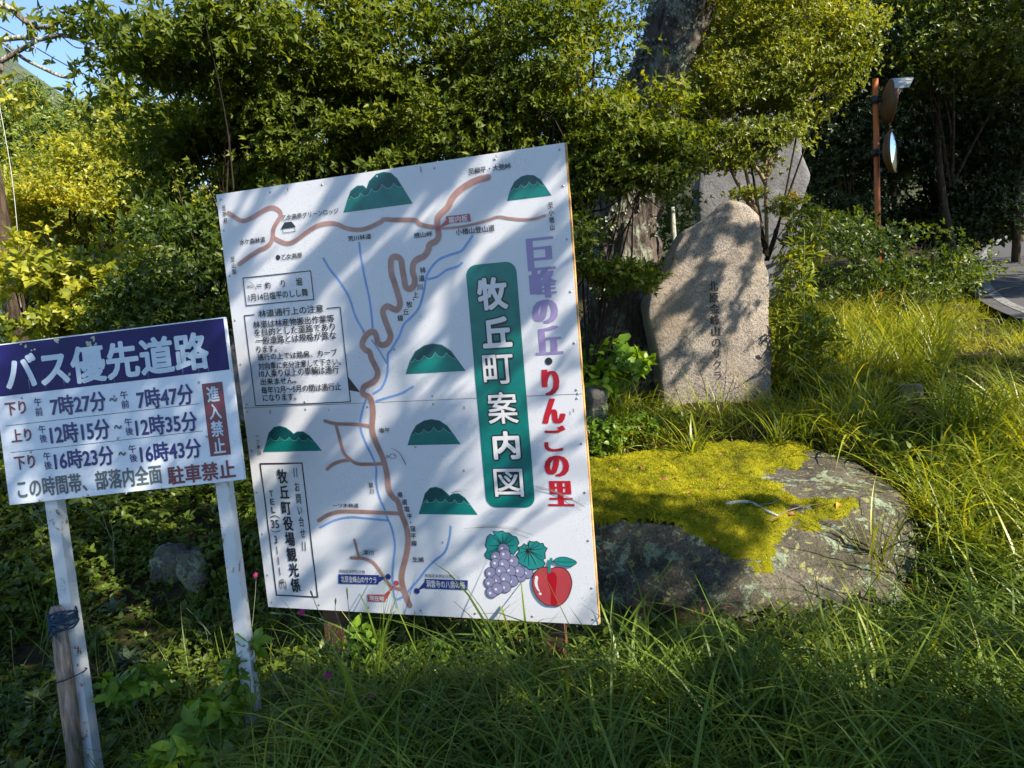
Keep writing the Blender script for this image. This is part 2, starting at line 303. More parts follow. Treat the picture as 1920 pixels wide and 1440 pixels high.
# ------------------------------------------------------------------ lettering on boards
dg = None
def glyphs(text, bold=0.0):
    c = bpy.data.curves.new('lettering', 'FONT'); c.body = text; c.offset = bold; c.align_x = 'LEFT'; c.resolution_u = 3
    o = bpy.data.objects.new('lettering', c); COL.objects.link(o)
    d = bpy.context.evaluated_depsgraph_get(); d.update()
    me = bpy.data.meshes.new_from_object(o.evaluated_get(d))
    V = np.array([v.co[:2] for v in me.vertices]); F = [tuple(p.vertices) for p in me.polygons]
    bpy.data.objects.remove(o); bpy.data.curves.remove(c); bpy.data.meshes.remove(me)
    return V, F
class Board:
    """a flat panel: u along its width, v down, measured in metres from its upper left corner"""
    def __init__(s, corners, height):
        A = []
        for (x, y), (u, v) in zip([(0, 0), (1, 0), (1, 1), (0, 1)], corners):
            A.append([x, y, 1, 0, 0, 0, -u * x, -u * y, -u]); A.append([0, 0, 0, x, y, 1, -v * x, -v * y, -v])
        Hm = np.linalg.svd(np.array(A))[2][-1].reshape(3, 3)
        K = np.array([[FPX, 0, 960], [0, FPX, 720], [0, 0, 1.]]); Mx = np.linalg.inv(K) @ Hm
        if Mx[2, 2] < 0: Mx = -Mx
        a, bb, t = Mx.T; k = height / np.linalg.norm(bb)
        s.W = np.linalg.norm(a) * k; s.H = height
        s.v = R_CW @ unit(bb); u = R_CW @ unit(a); s.u = unit(u - (u @ s.v) * s.v); s.n = np.cross(s.v, s.u)   # n towards the viewer
        if s.n @ (R_CW @ np.array([0, 0, 1.])) > 0: s.n = -s.n
        s.o = EYE + R_CW @ (t * k)
        s.L = {}
    def uv(s, px, py):
        d = ray(px, py); q = EYE + d * (((s.o - EYE) @ s.n) / (d @ s.n)) - s.o
        return np.array([q @ s.u, q @ s.v])
    def P(s, uv, lift=0):
        uv = np.atleast_2d(uv); return s.o + uv[:, :1] * s.u + uv[:, 1:2] * s.v + lift * s.n
    def layer(s, key): return s.L.setdefault(key, MB())
    def text(s, key, txt, a, bq, bold=0., vertical=False, lift=.0022, spread=0, frac=1.0):
        A = s.uv(*a); B = s.uv(*bq)
        if vertical:
            n_ = len(txt); 
            w_ = B[0] - A[0]; h_ = (B[1] - A[1]) / n_
            for i, ch in enumerate(txt): s.cell(key, ch, A + np.array([0, i * h_]), A + np.array([w_, (i + 1) * h_]), bold, lift, spread, .93)
            return
        V, F = glyphs(txt); s.fit(key, V, F, A, B, lift, spread, bold)
    def cell(s, key, ch, A, B, bold=0., lift=.0022, spread=0, k=.95):
        V, F = glyphs(ch); c = (A + B) / 2
        if len(V) == 0: return
        e = V - np.array([(V[:, 0].max() + V[:, 0].min()) / 2, .38])
        sx = (B[0] - A[0]) / .98 * k; sy = (B[1] - A[1]) / .98 * k
        UV = c + np.stack([e[:, 0] * sx, -e[:, 1] * sy], 1); s._put(key, UV, F, lift, spread, bold * min(sx, sy))
    def fit(s, key, V, F, A, B, lift, spread=0, bold=0.):
        lo, hi = V.min(0), V.max(0); q = (V - lo) / (hi - lo); b = bold * min((B - A) / (hi - lo)); A = A + b; B = B - b
        UV = np.stack([A[0] + q[:, 0] * (B[0] - A[0]), B[1] - q[:, 1] * (B[1] - A[1])], 1); s._put(key, UV, F, lift, spread, b)
    def _put(s, key, UV, F, lift, spread, b=0.):
        offs = [(0, 0)]
        if spread: offs = [(dx, 0) for dx in np.linspace(-spread, spread, 5)]
        elif b > 0:                  # a heavier weight: the same strokes laid over one another a hair apart
            k_ = 8 if b > .0012 else 4; offs += [(b * math.cos(a_), b * math.sin(a_)) for a_ in np.arange(k_) * 2 * math.pi / k_ + .39]
        for k, o_ in enumerate(offs): s.layer(key).add(s.P(UV + np.array(o_), lift + k * .00005), F)
    def poly(s, key, pts, lift=.001, px=True, smooth=0):
        UV = np.array([s.uv(*q) for q in pts]) if px else np.asarray(pts, float)
        if smooth: UV = spline(np.vstack([UV, UV[:1]]), smooth)[:-1]
        from mathutils.geometry import tessellate_polygon
        F = tessellate_polygon([[Vector((q[0], q[1], 0)) for q in UV]]); s.layer(key).add(s.P(UV, lift), [tuple(f) for f in F])
    def line(s, key, pts, w, lift=.001, px=True, smooth=6, round_=True, closed=False):
        UV = np.array([s.uv(*q) for q in pts]) if px else np.asarray(pts, float)
        if closed: UV = np.vstack([UV, UV[:1]])
        if smooth and len(UV) > 2: UV = spline(UV, smooth)
        if round_ is False and not smooth:          # mitre-less straight segments
            for a_, b_ in zip(UV[:-1], UV[1:]):
                t_ = unit(b_ - a_); nn = np.array([-t_[1], t_[0]]) * w / 2; e = t_ * w / 2 * .98
                s.layer(key).add(s.P(np.array([a_ - e + nn, b_ + e + nn, b_ + e - nn, a_ - e - nn]), lift), [(0, 1, 2, 3)]); lift += .00008
            return
        T = unit(np.gradient(UV, axis=0)); N = np.stack([-T[:, 1], T[:, 0]], 1); wv = np.broadcast_to(np.asarray(w, float), (len(UV),)) if np.ndim(w) == 0 else np.interp(np.linspace(0, 1, len(UV)), np.linspace(0, 1, len(w)), w)
        L = UV + N * wv[:, None] / 2; Rr = UV - N * wv[:, None] / 2; n_ = len(UV)
        V = np.vstack([L, Rr]); F = [(i, i + 1, n_ + i + 1, n_ + i) for i in range(n_ - 1)]
        if round_:
            for end, sg in ((0, -1), (n_ - 1, 1)):
                base = len(V); ang = np.linspace(-math.pi / 2, math.pi / 2, 7)
                V = np.vstack([V, UV[end] + wv[end] / 2 * (np.cos(ang)[:, None] * T[end] * sg + np.sin(ang)[:, None] * N[end])]); F.append(tuple(range(base, base + 7)))
        s.layer(key).add(s.P(V, lift), F)
    def disc(s, key, c, r, lift=.001, n=24, px=True):
        C = s.uv(*c) if px else np.asarray(c); a_ = np.linspace(0, 2 * math.pi, n, endpoint=False)
        s.layer(key).add(s.P(C + r * np.stack([np.cos(a_), np.sin(a_)], 1), lift), [tuple(range(n))])
    def rect(s, key, A, B, lift=.001, px=True, rad=0):
        A = s.uv(*A) if px else np.asarray(A, float); B = s.uv(*B) if px else np.asarray(B, float)
        if rad <= 0: pts = [A, (B[0], A[1]), B, (A[0], B[1])]
        else:
            pts = []
            for cx, cy, a0 in ((B[0] - rad, A[1] + rad, -90), (B[0] - rad, B[1] - rad, 0), (A[0] + rad, B[1] - rad, 90), (A[0] + rad, A[1] + rad, 180)):
                for a_ in np.linspace(a0, a0 + 90, 8): pts.append((cx + rad * math.cos(math.radians(a_)), cy + rad * math.sin(math.radians(a_))))
        s.layer(key).add(s.P(np.array(pts, float), lift), [tuple(range(len(pts)))])
    def frame(s, key, corners, w, lift=.001):
        Q = [s.uv(*q) for q in corners]; A = np.mean([Q[0], Q[3]], 0)[0]; B = np.mean([Q[1], Q[2]], 0)[0]; T = (Q[0][1] + Q[1][1]) / 2; Bo = (Q[2][1] + Q[3][1]) / 2
        s.line(key, [(A, T), (B, T), (B, Bo), (A, Bo), (A, T)], w, lift, px=False, smooth=0, round_=False)

# ------------------------------------------------------------------ town map board
def panel_mat(name, base, dirt):
    mt, n, l, p = new_mat(name); co = objco(n)
    t = noise_tex(n, l, 2.5, 5, .6, 0, co); r = ramp(n, [(.35, [c * .95 for c in base]), (.65, base)]); l.new(t.outputs[0], r.inputs[0])
    s_ = noise_tex(n, l, 170, 5, .8, 0, co); rs = ramp(n, [(.56, 0.), (.68, 1.)]); l.new(s_.outputs[0], rs.inputs[0])
    k = noise_tex(n, l, 2.6, 6, .7, .2, co); rk = ramp(n, [(.40, 0.), (.62, dirt)]); l.new(k.outputs[0], rk.inputs[0])
    mu = n.new('ShaderNodeMath'); mu.operation = 'MULTIPLY'; l.new(rs.outputs[0], mu.inputs[0]); l.new(rk.outputs[0], mu.inputs[1])
    l.new(mixc(n, l, mu.outputs[0], r.outputs[0], (.10, .10, .08)), p.inputs['Base Color'])
    p.inputs['Roughness'].default_value = .32; p.inputs['Specular IOR Level'].default_value = .5
    return mt
def paint(name, col, var=.12, rough=.35): return plain(name, col, rough, .5, 0, var, 14)
M['map_panel'] = panel_mat('map_panel_sheet', (.56, .565, .60), .95)
M['ply'] = plain('plywood_edge', (.45, .27, .11), .8, .2, 0, .35, 30, .3, 60)
M['brown_wood'] = plain('brown_wood_post', (.11, .052, .028), .75, .3, 0, .35, 14, .4, 40)
M['ink'] = paint('black_ink', (.012, .014, .022), .1); M['road_brown'] = paint('map_road_paint', (.30, .165, .14), .3)
M['road_rim'] = paint('map_road_rim', (.40, .31, .30), .1)
M['river'] = paint('map_river_paint', (.15, .27, .52), .15); M['teal'] = paint('teal_paint', (.0, .13, .118), .2); M['teal_dark'] = paint('dark_teal_paint', (.0, .05, .058), .15)
M['teal_mid'] = paint('hill_line_paint', (.1, .33, .30), .1); M['purple'] = paint('purple_letter', (.25, .195, .375), .08); M['red'] = paint('red_letter', (.38, .008, .02), .15)
M['label_red'] = paint('faded_red_label', (.36, .06, .085), .1); M['navy'] = paint('navy_label', (.015, .03, .16), .1); M['letter_white'] = paint('white_letter', (.55, .55, .56), .03)
M['grape'] = paint('grape_paint', (.17, .17, .28), .12); M['apple_red'] = paint('apple_paint', (.33, .04, .05), .12); M['apple_dark'] = paint('apple_dark_paint', (.30, .004, .013), .12)
M['leaf_teal'] = paint('vine_leaf_paint', (.012, .18, .17), .15); M['dirt'] = plain('scuff_grime', (.16, .16, .15), .9, .1, 0, .3, 60)
M['screw'] = plain('screw_head', (.30, .30, .30), .45, .5, .6, .3, 200)

mb = Board([(405, 365), (1058, 267), (1122, 1172), (503, 1138)], 1.82)
org = mb.P([mb.W / 2, mb.H], 0)[0]; org[2] = float(gz(org[0], org[1]))
map_board = tag(empty('map_board', org), 'large white painted map board with a teal title banner on two short brown posts', 'sign board')
# panel, plywood backing
AX = np.stack([mb.u, mb.v, mb.n])
def sheet(v0, v1, th=.003, mat='map_panel', name='panel'):
    c = mb.P([mb.W / 2, (v0 + v1) / 2], -th / 2 - .0002)[0]; V, F = box(c, AX, (mb.W / 2, (v1 - v0) / 2, th / 2)); return mesh_obj(name, V, F, M[mat], map_board)
seam = mb.uv(770, 752)[1]
sheet(0, seam - .0012); sheet(seam + .0012, mb.H)
c = mb.P([mb.W / 2 + .002, mb.H / 2], -.0145)[0]; V, F = box(c, AX, (mb.W / 2 + .003, mb.H / 2 - .002, .0105)); mesh_obj('plywood_backing', V, F, M['ply'], map_board)
for pu in (mb.uv(615, 1180)[0], mb.uv(1030, 1190)[0]):
    g = mb.P([pu, mb.H], -.075)[0]; top = mb.P([pu, .12], -.075)[0]; bot = np.array([g[0], g[1], float(gz(g[0], g[1])) - .25])
    ax = np.stack([mb.u, unit(np.cross(mb.u, top - bot)), unit(top - bot)]); V, F = box((top + bot) / 2, ax, (.042, .042, np.linalg.norm(top - bot) / 2)); mesh_obj('post', V, F, M['brown_wood'], map_board)
for vv in (.2, .9, 1.62):
    c = mb.P([mb.W / 2, vv], -.0305)[0]; V, F = box(c, AX, (mb.W / 2 - .08, .03, .0055)); mesh_obj('cross_rail', V, F, M['brown_wood'], map_board)
px1 = mb.W / 640.0                                        # metres per photo pixel, roughly
def R(key, pts, w, lift=.0010): mb.line('road_rim', pts, (w * .84 + 1.8) * px1, lift - .0003); mb.line(key, pts, w * .84 * px1, lift)
def RV(pts, w=4.2): mb.line('river', pts, w * px1, .0004)
RV([(606.6, 484.5), (618.7, 505), (638, 529.5), (655, 558.6), (667.3, 595), (684.6, 625)])
RV([(673.4, 455.3), (677, 483.3), (684.3, 522.2), (692.8, 561), (697.7, 600), (699, 622)]); RV([(697, 637.5), (711.7, 658.3), (725.2, 681.3)], 3)
RV([(885.8, 442), (876, 456.6), (864, 471), (842, 478.4), (822.6, 487), (808, 502.7), (799.5, 519.7), (794.7, 546.5), (786, 575.6), (772, 593.8), (757.5, 608), (749, 629), (734.6, 654), (727.3, 664.6), (727.3, 683.3), (725.2, 704.2), (715.8, 727), (700, 738.5)])
RV([(866.4, 493), (856.6, 500.3), (837.2, 506.4), (820.2, 518.5), (803.2, 523.4)]); RV([(774, 725), (753, 737.5), (726, 745.8), (705.4, 752)])
RV([(686.7, 748), (680.4, 766.7), (675.6, 790), (677.7, 809.6), (688, 835.8), (698.2, 856.3), (705.5, 876.7), (705.5, 905.9), (711.3, 932), (721.5, 955.5), (725.9, 970), (734.6, 990.5), (740.5, 1022.5), (737.5, 1054.6), (736, 1080.9), (739, 1118.8), (744.8, 1139)])
RV([(600.5, 989), (626.7, 975.9), (655.9, 970), (690.9, 972.4), (727.3, 975.9)]); RV([(845, 987.5), (842.6, 1008.7), (834.3, 1034.7), (815.4, 1051), (801, 1065.4), (784.7, 1086.6), (768, 1106), (757, 1118), (745, 1124)])
rk = 'road_brown'
R(rk, [(429, 399.5), (453.5, 414), (473, 408), (497, 393.4), (512, 389.7), (524, 395.8), (526.4, 405.5), (519, 417.7), (513, 429.8), (511.8, 444.4)], 8.5, .0010)
R(rk, [(511.8, 444.4), (507, 456.6), (497, 465), (485, 470), (468, 480.9), (448.6, 495.4)], 8.5, .00105)
R(rk, [(511.8, 444.4), (521.5, 450.5), (538.5, 456.6), (553, 451.7), (575, 436), (594.4, 423.8), (613.9, 418.9), (630.9, 420), (647.9, 427.4), (667.3, 431), (686.8, 428.6), (713.5, 416.5), (720.8, 411.6), (740, 412.3), (776.5, 412.8), (786, 419), (798.3, 423.8), (815, 426)], 8, .0011)
R(rk, [(609.2, 789.2), (629.6, 794.4), (667.5, 795.6), (695, 799.4)], 6.5, .0010); R(rk, [(629.6, 795), (636.9, 821.3), (644.2, 847.5), (655.9, 860.6), (670.5, 869.4), (693.8, 870.3), (719, 869.4)], 6.5, .00105)
R(rk, [(655.9, 862), (638.4, 865), (623.8, 870.9), (613.6, 879.6)], 6.5, .0011); R(rk, [(597.5, 975.9), (615, 965.7), (638.4, 959.2), (673.4, 959.2), (717, 961.3), (750, 962.7)], 7.5, .0010)
R(rk, [(664.6, 1012), (669, 1028.4), (673.4, 1045.9)], 5, .0010); R(rk, [(658.8, 1045.9), (682, 1047.3), (699.6, 1054.6), (711.3, 1069.2), (723, 1086.7), (734.6, 1099.8), (754, 1105.7)], 6.5, .00105)
R(rk, [(822.6, 428.6), (856.6, 426.2), (890.7, 420), (915, 412.8), (934.4, 406.7), (953.9, 409.2), (978, 411.6), (1002.4, 410.4), (1021.9, 404.3)], 4, .0012)
R(rk, [(915, 332.6), (895.5, 337.5), (876, 347.2), (859, 359.4), (847, 374), (839.6, 388.5), (825, 403), (820.2, 412.8), (821.4, 429.8), (822.6, 442), (817.8, 451.7), (805.6, 459), (803, 468.7), (795.9, 479.6), (781.3, 487), (775.2, 495.4), (774, 510), (777.7, 522.2), (776.5, 534.3), (769.2, 541.6), (760.7, 538), (758.2, 524.6), (754.6, 505.2), (752, 488.2), (745, 482), (736, 483), (733, 493), (734, 512.4), (740.2, 531.9), (747.5, 556.2), (750, 570.8), (745, 580.5), (737.8, 579.3), (726, 574.4), (717.9, 583.3), (722, 600), (728.3, 616.7), (732.5, 631), (726.3, 643.8), (715.8, 646.9), (708.5, 641.7), (705.4, 629), (700.2, 621.9), (690.8, 625), (682.5, 635.4), (679.4, 646.9), (684.6, 655.2), (692.9, 660.4), (697, 673), (703.3, 685.4), (708.5, 698), (705.4, 710.4), (695, 718.8), (684.6, 724), (680.4, 731), (681.5, 738.5), (692.9, 744.8), (698, 757), (699.6, 775), (698.2, 803.8), (704, 827), (715.7, 853.3), (721.5, 870.9), (725.9, 891.3), (728.8, 914.6), (734.6, 929.2), (746.3, 940.9), (752, 961.3), (760.9, 984.6), (765.3, 1008), (763.8, 1031), (759.4, 1051.7), (755, 1069.2), (753.6, 1086.7), (758, 1107), (768.2, 1134.9)], 11.5, .0013)
def map_hill(bl, br, top, kind):
    A = mb.uv(*bl); B = mb.uv(*br); T = mb.uv(*top)[1]; w_ = B[0] - A[0]; yb = (A[1] + B[1]) / 2; h_ = yb - T
    def q(pts): return [(A[0] + x * w_, yb - y * h_) for x, y in pts]
    if kind == 'one': out = [(0, 0), (.09, .45), (.2, .78), (.36, .96), (.5, 1), (.65, .94), (.79, .72), (.9, .35), (1, 0)]; sc = [(.1, .42), (.18, .52), (.26, .46), (.34, .62), (.44, .50), (.53, .70), (.62, .52), (.71, .66), (.86, .42)]
    elif kind == 'right': out = [(0, 0), (.08, .36), (.14, .6), (.24, .72), (.33, .7), (.37, .6), (.42, .8), (.53, .97), (.64, 1), (.74, .94), (.82, .76), (1, 0)]; sc = [(.08, .36), (.14, .44), (.21, .38), (.28, .5), (.36, .4), (.44, .58), (.52, .48), (.60, .66), (.69, .52), (.76, .64), (.87, .5)]
    else: out = [(0, 0), (.08, .4), (.14, .75), (.24, .96), (.34, 1), (.44, .93), (.53, .76), (.56, .68), (.62, .76), (.72, .76), (.82, .6), (.91, .3), (1, 0)]; sc = [(.08, .42), (.16, .55), (.24, .43), (.32, .57), (.4, .44), (.48, .56), (.56, .42), (.64, .54), (.72, .40), (.79, .50), (.89, .36)]
    mb_ = Board.__new__(Board); mb_.__dict__.update(mb.__dict__); mb_.L = {}
    top_out = [p_ for p_ in out if p_[1] > .36]
    mb_.poly('teal', q(out), .0006, px=False)
    o = mb_.L['teal'].build('hill_picture', M['teal'], map_board)
    low = [sc[0]] + [p_ for p_ in out if p_[1] > max(sc[0][1], sc[-1][1]) and p_[0] > sc[0][0] * .9 and p_[0] < sc[-1][0] * 1.02] + [sc[-1]]
    scp = []
    for a_, b_ in zip(sc[:-1], sc[1:]):
        for t_ in np.linspace(0, 1, 5)[:-1]: scp.append((a_[0] + (b_[0] - a_[0]) * t_, a_[1] + (b_[1] - a_[1]) * t_ - .05 * math.sin(math.pi * t_)))
    scp.append(sc[-1])
    mb_.poly('dk', q([(x * .97 + .015, y - .03) for x, y in low[1:-1]] + scp[::-1]), .0010, px=False); mb_.L['dk'].build('dark_hilltop', M['teal_dark'], o)
    mb_.line('ln', q(scp), .9 * px1, .0014, px=False, smooth=0); mb_.L['ln'].build('scalloped_line', M['teal_mid'], o)
map_hill((644, 399.5), (774, 381), (705, 324), 'right'); map_hill((950.7, 377.6), (1034, 365.4), (992, 327), 'one'); map_hill((760.8, 701.7), (873.3, 695.3), (812, 644), 'one')
map_hill((764, 835), (864, 832.8), (812, 785.6), 'one'); map_hill((785, 963.9), (895.7, 965), (822, 912.4), 'left'); map_hill((493.4, 847.5), (604, 845), (530, 798), 'left')
# banner
q = [mb.uv(*z) for z in ((873, 497), (968, 490), (1003, 950), (912, 953))]
A = ((q[0][0] + q[3][0]) / 2, (q[0][1] + q[1][1]) / 2); B = ((q[1][0] + q[2][0]) / 2, (q[2][1] + q[3][1]) / 2)
mb.rect('banner', A, B, .0008, px=False, rad=.042)
for ch, a_, b_ in (('牧', (889.5, 519.7), (957.5, 581.7)), ('丘', (898.3, 593.3), (965, 653)), ('町', (901, 664), (967.8, 721)), ('案', (909.4, 733.6), (976, 796)), ('内', (919, 805.8), (980.3, 864)), ('図', (922, 876.7), (985.8, 933.6))):
    A = mb.uv(*a_); B = mb.uv(*b_); V, F = glyphs(ch); dense = ch in '図案町'; mb.fit('ink', V, F, A, B, .0012, 0, .060 if dense else .088)
    e = .0050 if dense else .0062; mb.fit('letter_white', V, F, A + e, B - e, .0020, 0, .012 if dense else .036)
for ch, a_, b_ in (('巨', (985.5, 448), (1042.6, 504)), ('峰', (990.3, 506.4), (1046.2, 556.2)), ('の', (995.6, 564), (1048.3, 604.4)), ('丘', (1001, 612.8), (1056.7, 662.8))):
    A = mb.uv(*a_); B = mb.uv(*b_); V, F = glyphs(ch, 0.0); mb.fit('purple', V, F, A + np.array([.0085, 0]), B - np.array([.0085, 0]), .001, .0085)
mb.disc('ink', (1028.9, 677.2), 6 * px1)
for ch, a_, b_ in (('り', (1013.6, 693.3), (1051, 740.6)), ('ん', (1013.6, 747.5), (1062, 793.3)), ('ご', (1017.8, 798.9), (1063.6, 846)), ('の', (1019, 854.4), (1069, 893.3)), ('里', (1024.7, 901.7), (1077.5, 948.9))):
    A = mb.uv(*a_); B = mb.uv(*b_); V, F = glyphs(ch); e = .0042 if ch == 'ご' else .0075; mb.fit('red', V, F, A + np.array([e, 0]), B - np.array([e, 0]), .001, e)
TB = .016
for s_, a_, b_ in (('乙女高原グリーンロッジ', (528.8, 403.6), (635.7, 400.2)), ('水ケ森林道', (449.3, 449.3), (498.4, 454.1)), ('乙女高原', (527.6, 477.2), (567.7, 483.3)), ('荒川林道', (652.2, 442.7), (697, 448)),
                   ('焼山峠', (776, 436.6), (811, 443.2)), ('小楢山登山道', (854.2, 429.3), (928.3, 433.5)), ('至柳平・大弛峠', (878, 316), (958.7, 316.8)), ('塩平', (710.7, 802.3), (731.7, 811)), ('一ツ木林道', (623.8, 943.2), (673.4, 952)),
                   ('漆川', (680.7, 1030.7), (701, 1040.6)), ('生捕', (773.4, 1043.5), (795.3, 1054)), ('釣', (496.7, 529.2), (508.5, 540.6)), ('り', (526.7, 525), (535.6, 538.5)), ('堀', (554.4, 521.9), (567.5, 535.4)), ('1月14日塩平のしし舞', (465.8, 551), (578.3, 555.2)),
                   ('林道通行上の注意', (484.2, 581.3), (607.5, 585.4)), ('林道は林産物搬出作業等', (474.6, 602), (627.9, 604.2)), ('を目的とした道路であり', (476.7, 616.7), (629, 619.8)), ('一般道路とは規格が異な', (479.4, 632), (631.5, 635.8)), ('ります。', (481.5, 649), (520, 659.4)),
                   ('通行の上では路肩、カーブ', (482.5, 663.5), (633.5, 666.7)), ('対向車に充分注意して下さい。', (484.2, 680.2), (639.8, 684.4)), ('10人乗り以上の車輌は通行', (485, 693.8), (636.7, 700)), ('出来ません。', (488.3, 709.4), (556.5, 718.8)), ('毎年12月～5月の間は通行止', (489.8, 725), (640.8, 731.3)), ('になります。', (492.5, 739.6), (556.5, 750)),
                   ('県指定天然記念物', (636, 1066.9), (685, 1075.6)), ('県指定天然記念物', (796.5, 1075.3), (849, 1084.3)), ('(代)', (522.3, 1084.4), (538.6, 1106.5)), ('35', (507.7, 974.4), (524.6, 990.5))):
    mb.text('ink', s_, a_, b_, TB if '県指' not in s_ else 0)
mb.disc('ink', (521.5, 482.6), 4.6 * px1)
for s_, a_, b_ in (('至甲府', (415.8, 384.9), (428, 419)), ('至山梨', (432, 480.9), (445, 515)), ('至小楢山', (1026.8, 378.8), (1041.3, 432.3)), ('鼓川', (690.9, 903.5), (702.5, 926.3)), ('一ツ木山', (478, 812.5), (491, 852.8)),
                   ('牧丘町役場観光係', (518.2, 878), (566, 1111.5)), ('お問い合せ', (550.9, 901.5), (574.8, 1010.3)), ('TEL', (503.6, 917.5), (518.2, 963.3)), ('3111', (512.3, 1001.5), (530.4, 1081))):
    A_ = mb.uv(*a_); B_ = mb.uv(*b_)
    
    if s_ in ('TEL', '3111'):
        n_ = len(s_); h_ = (B_[1] - A_[1]) / n_; kw = .84 if s_ == 'TEL' else .62
        for i_, ch in enumerate(s_):
            V, F = glyphs(ch); cx = (A_[0] + B_[0]) / 2; w_ = (B_[0] - A_[0]) * kw / 2 * (.3 if ch == '1' else 1); mb.fit('ink', V, F, np.array([cx - w_, A_[1] + (i_ + .12) * h_]), np.array([cx + w_, A_[1] + (i_ + .88) * h_]), .0022, 0, .02)
    else: mb.text('ink', s_, a_, b_, .034 if s_ in ('牧丘町役場観光係',) else TB, vertical=True)
for ch, a_, b_ in (('︵', (506, 966), (525.5, 972)), ('︶', (507.5, 993), (527, 998))): mb.text('ink', ch, a_, b_, .0)
for cx, cy in ((553.8, 886), (569.8, 1024)):
    for dx in (-2.6, 2.6): mb.line('ink', [(cx + dx, cy - 8), (cx + dx + 1, cy + 8)], 1.6 * px1, .002, smooth=0, round_=False)
def chars(s_, pts, size):
    for ch, c_ in zip(s_, pts):
        C = mb.uv(*c_); h_ = size * px1 / 2; mb.cell('ink', ch, C - h_, C + h_, TB, k=1.0)
chars('林道川上・牧丘線', [(793, 506.4), (791, 521.7), (787.4, 538), (779.4, 552.6), (775.7, 561.8), (768, 570.8), (761.4, 584.9), (751, 596.3)], 11)
chars('県道塩平・窪平線', [(750.7, 927.7), (758.8, 940.9), (763.2, 954), (768.2, 967.7), (770.5, 979.4), (774.6, 991), (775.5, 1004.5), (776.9, 1018.2)], 11)
mb.frame('ink', [(455.4, 520.8), (582.5, 508.3), (588.8, 561.5), (462.7, 572.9)], 1.7 * px1, .0015); mb.frame('ink', [(489, 868.8), (567.5, 868.5), (595.5, 1121.7), (518.2, 1113)], 2.4 * px1, .0015)
tl, bl, br, tr = [mb.uv(*z) for z in ((458.5, 590.6), (479.4, 760.4), (657, 753.8), (638.8, 577))]
xl, xr, yt, yb = (tl[0] + bl[0]) / 2, (tr[0] + br[0]) / 2, (tl[1] + tr[1]) / 2, (bl[1] + br[1]) / 2
mb.line('ink', [(mb.uv(476.9, 589)[0], yt), (xl, yt), (xl, yb), (xr, yb), (xr, yt), (mb.uv(613.8, 578.8)[0], yt)], 1.7 * px1, .0015, px=False, smooth=0, round_=False)
mb.poly('ink', [(652.3, 705.2), (675.2, 735), (655.4, 731.7)], .0018)
for dy in (-1.6, 1.8): mb.line('ink', [(482, 536 + dy), (490.5, 535.2 + dy)], 1.1 * px1, .002, smooth=0, round_=False)
# hut
mb.poly('ink', [(527, 429), (534, 417), (547, 415.5), (555, 425.5)], .0018); mb.frame('ink', [(530.5, 428), (553, 425.5), (553.5, 434), (531, 437)], 1.0 * px1, .0015)
def fish(c_, k):
    cx, cy = c_
    mb.line('ink', [(cx - 9 * k, cy - 2 * k), (cx - 5 * k, cy + 1 * k), (cx - 1 * k, cy - 3.5 * k), (cx + 5 * k, cy - 3.5 * k), (cx + 9 * k, cy + .5 * k), (cx + 5 * k, cy + 4 * k), (cx - 1 * k, cy + 4 * k), (cx - 5 * k, cy + 1 * k), (cx - 9 * k, cy + 4 * k), (cx - 9 * k, cy - 2 * k)], .8 * px1, .0018, smooth=3)
    mb.disc('ink', (cx + 5.5 * k, cy - .5 * k), .9 * px1 * k, .0018, 8)
fish((734.6, 854.8), 1.0); mb.line('ink', [(733.2, 840.2), (744, 845), (752, 853.3), (760.9, 870.3)], [.5 * px1, 1.6 * px1], .0018)
fish((470, 537), .55); mb.line('ink', [(468, 528), (475, 533), (481, 543.5)], .7 * px1, .0018)
def callout(key, corners, tip, dot, r, txt, a_, b_, bold=.02):
    mb.poly(key, corners, .0016); mb.poly(key, [tip[0], tip[1], dot], .0015); mb.disc(key, dot, r * px1, .00165); mb.text('letter_white', txt, a_, b_, bold, lift=.0024)
callout('label_red', [(836, 405.5), (881, 400.7), (883.4, 415.2), (837.2, 420)], [(837, 412), (845, 419)], (821.4, 428.6), 4.6, '案内板', (840.9, 406.7), (878, 415.2))
callout('navy', [(634.9, 1076.5), (711.3, 1078), (709.8, 1095.5), (634.9, 1094)], [(710, 1081), (709.8, 1092)], (728.2, 1080.9), 5.3, '北原金峰山のサクラ', (639, 1078.6), (706.9, 1094), .01)
callout('navy', [(796.5, 1085), (877.5, 1087.8), (876.8, 1106), (796.5, 1103.2)], [(796.5, 1090), (797.5, 1101)], (781.9, 1107.9), 5.5, '洞雲寺の八房の梅', (798.9, 1087), (872.5, 1103.9), .01)
callout('label_red', [(688.5, 1114.4), (721.5, 1114.4), (724, 1128), (690, 1127.6)], [(721, 1114.4), (723.5, 1125)], (743.4, 1093), 5, '現在地', (692.3, 1115.9), (721, 1127))
